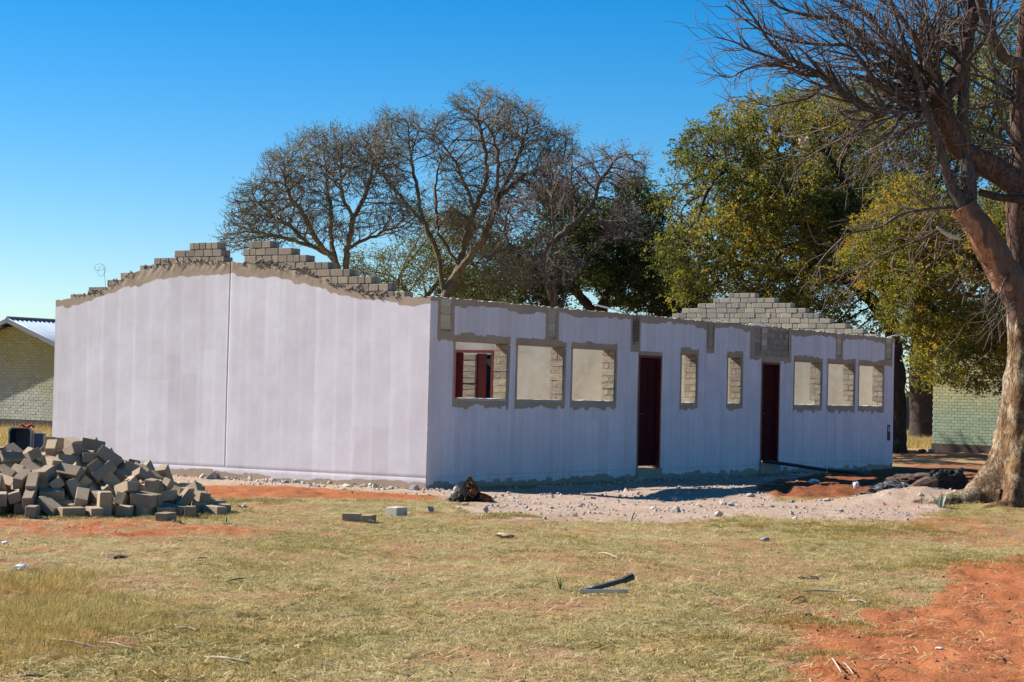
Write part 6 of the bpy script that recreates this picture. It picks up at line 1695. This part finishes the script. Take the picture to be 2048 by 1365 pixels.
led([(1860, 190, -.1), (1800, 190, -.3), (1750, 160, -.4), (1700, 95, -.4), (1650, 90, -.4), (1580, 82, -.4), (1520, 60, -.5), (1450, 10, -.5)], .04, 1.2)
led([(1884, 185, 0), (1850, 120, -.6), (1820, 60, -.8), (1780, 0, -1), (1760, -40, -1)], .045, 1.3)
led([(1884, 185, 0), (1870, 110, .6), (1850, 40, .8), (1820, -30, 1)], .045, 1.3)
led([(1850, 215, -.4), (1800, 230, -.5), (1740, 250, -.6), (1690, 275, -.7), (1640, 300, -.8), (1590, 335, -.9)], .018, .9, -.02)
led([(1860, 230, -.3), (1810, 262, -.5), (1770, 290, -.6), (1730, 315, -.7)], .014, .7, -.03)
led([(1905, 415, -.2), (1860, 418, -.5), (1800, 430, -.7), (1760, 455, -.8), (1700, 468, -.9), (1660, 500, -1), (1635, 530, -1.0)], .022, .7, -.02)
led([(1900, 445, -.2), (1850, 475, -.5), (1790, 500, -.7), (1740, 525, -.8), (1700, 575, -.9)], .020, .7, -.02)
led([(1955, 40, .2), (1930, -20, .2)], .03, 1.2)
led([(2040, 300, .3), (2000, 230, -.2), (1990, 150, -.6), (1975, 80, -.9)], .03, 1.2)
led([(2040, 520, .1), (2010, 560, -.4), (1985, 620, -.6), (1960, 600, -.7)], .014, .6, -.05)
fan(1878, 190, 0, (.15, 1.7), 2.8, .022, 22, .05)
fan(1850, 150, -.3, (.0, 1.4), 2.4, .018, 14, .05)
fan(1930, 140, .1, (.3, 2.6), 2.0, .022, 12, .04)
fan(1940, 60, .2, (.2, 2.2), 2.0, .02, 8, .04)
fan(2040, 200, .3, (-.3, 2.0), 2.0, .022, 12, .03)
fan(2042, 300, .2, (-.9, .8), 1.5, .016, 8, -.01)
fan(1870, 230, -.2, (-.9, .3), 1.5, .012, 8, -.03)
fan(1900, 280, 0, (-1.2, .4), 1.0, .009, 7, -.02)
fan(1925, 350, -.1, (-1.0, .5), 1.3, .012, 9, -.02)
fan(1960, 440, -.2, (-1.2, .5), 1.0, .008, 7, -.03)
fan(2010, 540, -.2, (-1.5, .8), .9, .008, 7, -.04)
fan(2040, 600, -.2, (-1.6, .3), .8, .007, 5, -.04)
fan(1985, 80, -.2, (.2, 2.2), 1.9, .02, 8, .03)
for q_ in ((1948, -110), (2065, -160), (1980, -150), (1930, -140), (2062, -60), (1760, -80)): fan(q_[0], q_[1], 0, (0, 3.1), 1.8, .016, 7, .03)
TPa = np.array(TP); TRa = np.array(TRAD); TPr = np.array(TPAR)
V, F = wood_np(TPa, TPr, TRa, .012, 9, 6); o = link('branches', mesh_np('branches', V, F, True), M['bark_grey'], ft); o['kind'] = 'stuff'
V, F = wood_np(TPa, TPr, TRa, 0, .012, 4); o = link('twigs', mesh_np('twigs', V, F, False), M['twig'], ft); o['kind'] = 'stuff'
print('shoots', len(TP))
nc = W(1608, 283, FY - .9)
lump('bird_nest', nc, (.07, .06, .07), 3, M['nest'], 'small straw nest hanging in the bare twigs', 'nest', 3, .6, freq=3)
# low bush far off along the horizon
rgf = np.random.default_rng(5); nb2 = 420
bx = rgf.uniform(-420, 420, nb2); by = rgf.uniform(330, 460, nb2); bh = rgf.uniform(2.0, 5.5, nb2)
C = np.repeat(np.stack([bx, by, bh * .5], -1), 26, 0) + rgf.normal(0, 1, (nb2 * 26, 3)) * np.stack([np.repeat(bh, 26) * .9, np.repeat(bh, 26) * .5, np.repeat(bh, 26) * .25], -1)
C[:, 2] = np.abs(C[:, 2]); V, F = leaf_quads(C, 2.2, rgf, .7)
o = link('distant_bush', mesh_np('distant_bush', V, F, False, {'tint': ('FLOAT', np.repeat(rgf.random(len(C)), 4))}), M['leaf_acacia'])
tag(o, 'line of low grey green bush along the far horizon', 'bush', kind='stuff')
print('tris', sum(len(o.data.polygons) for o in SC.objects if o.type == 'MESH') * 2)
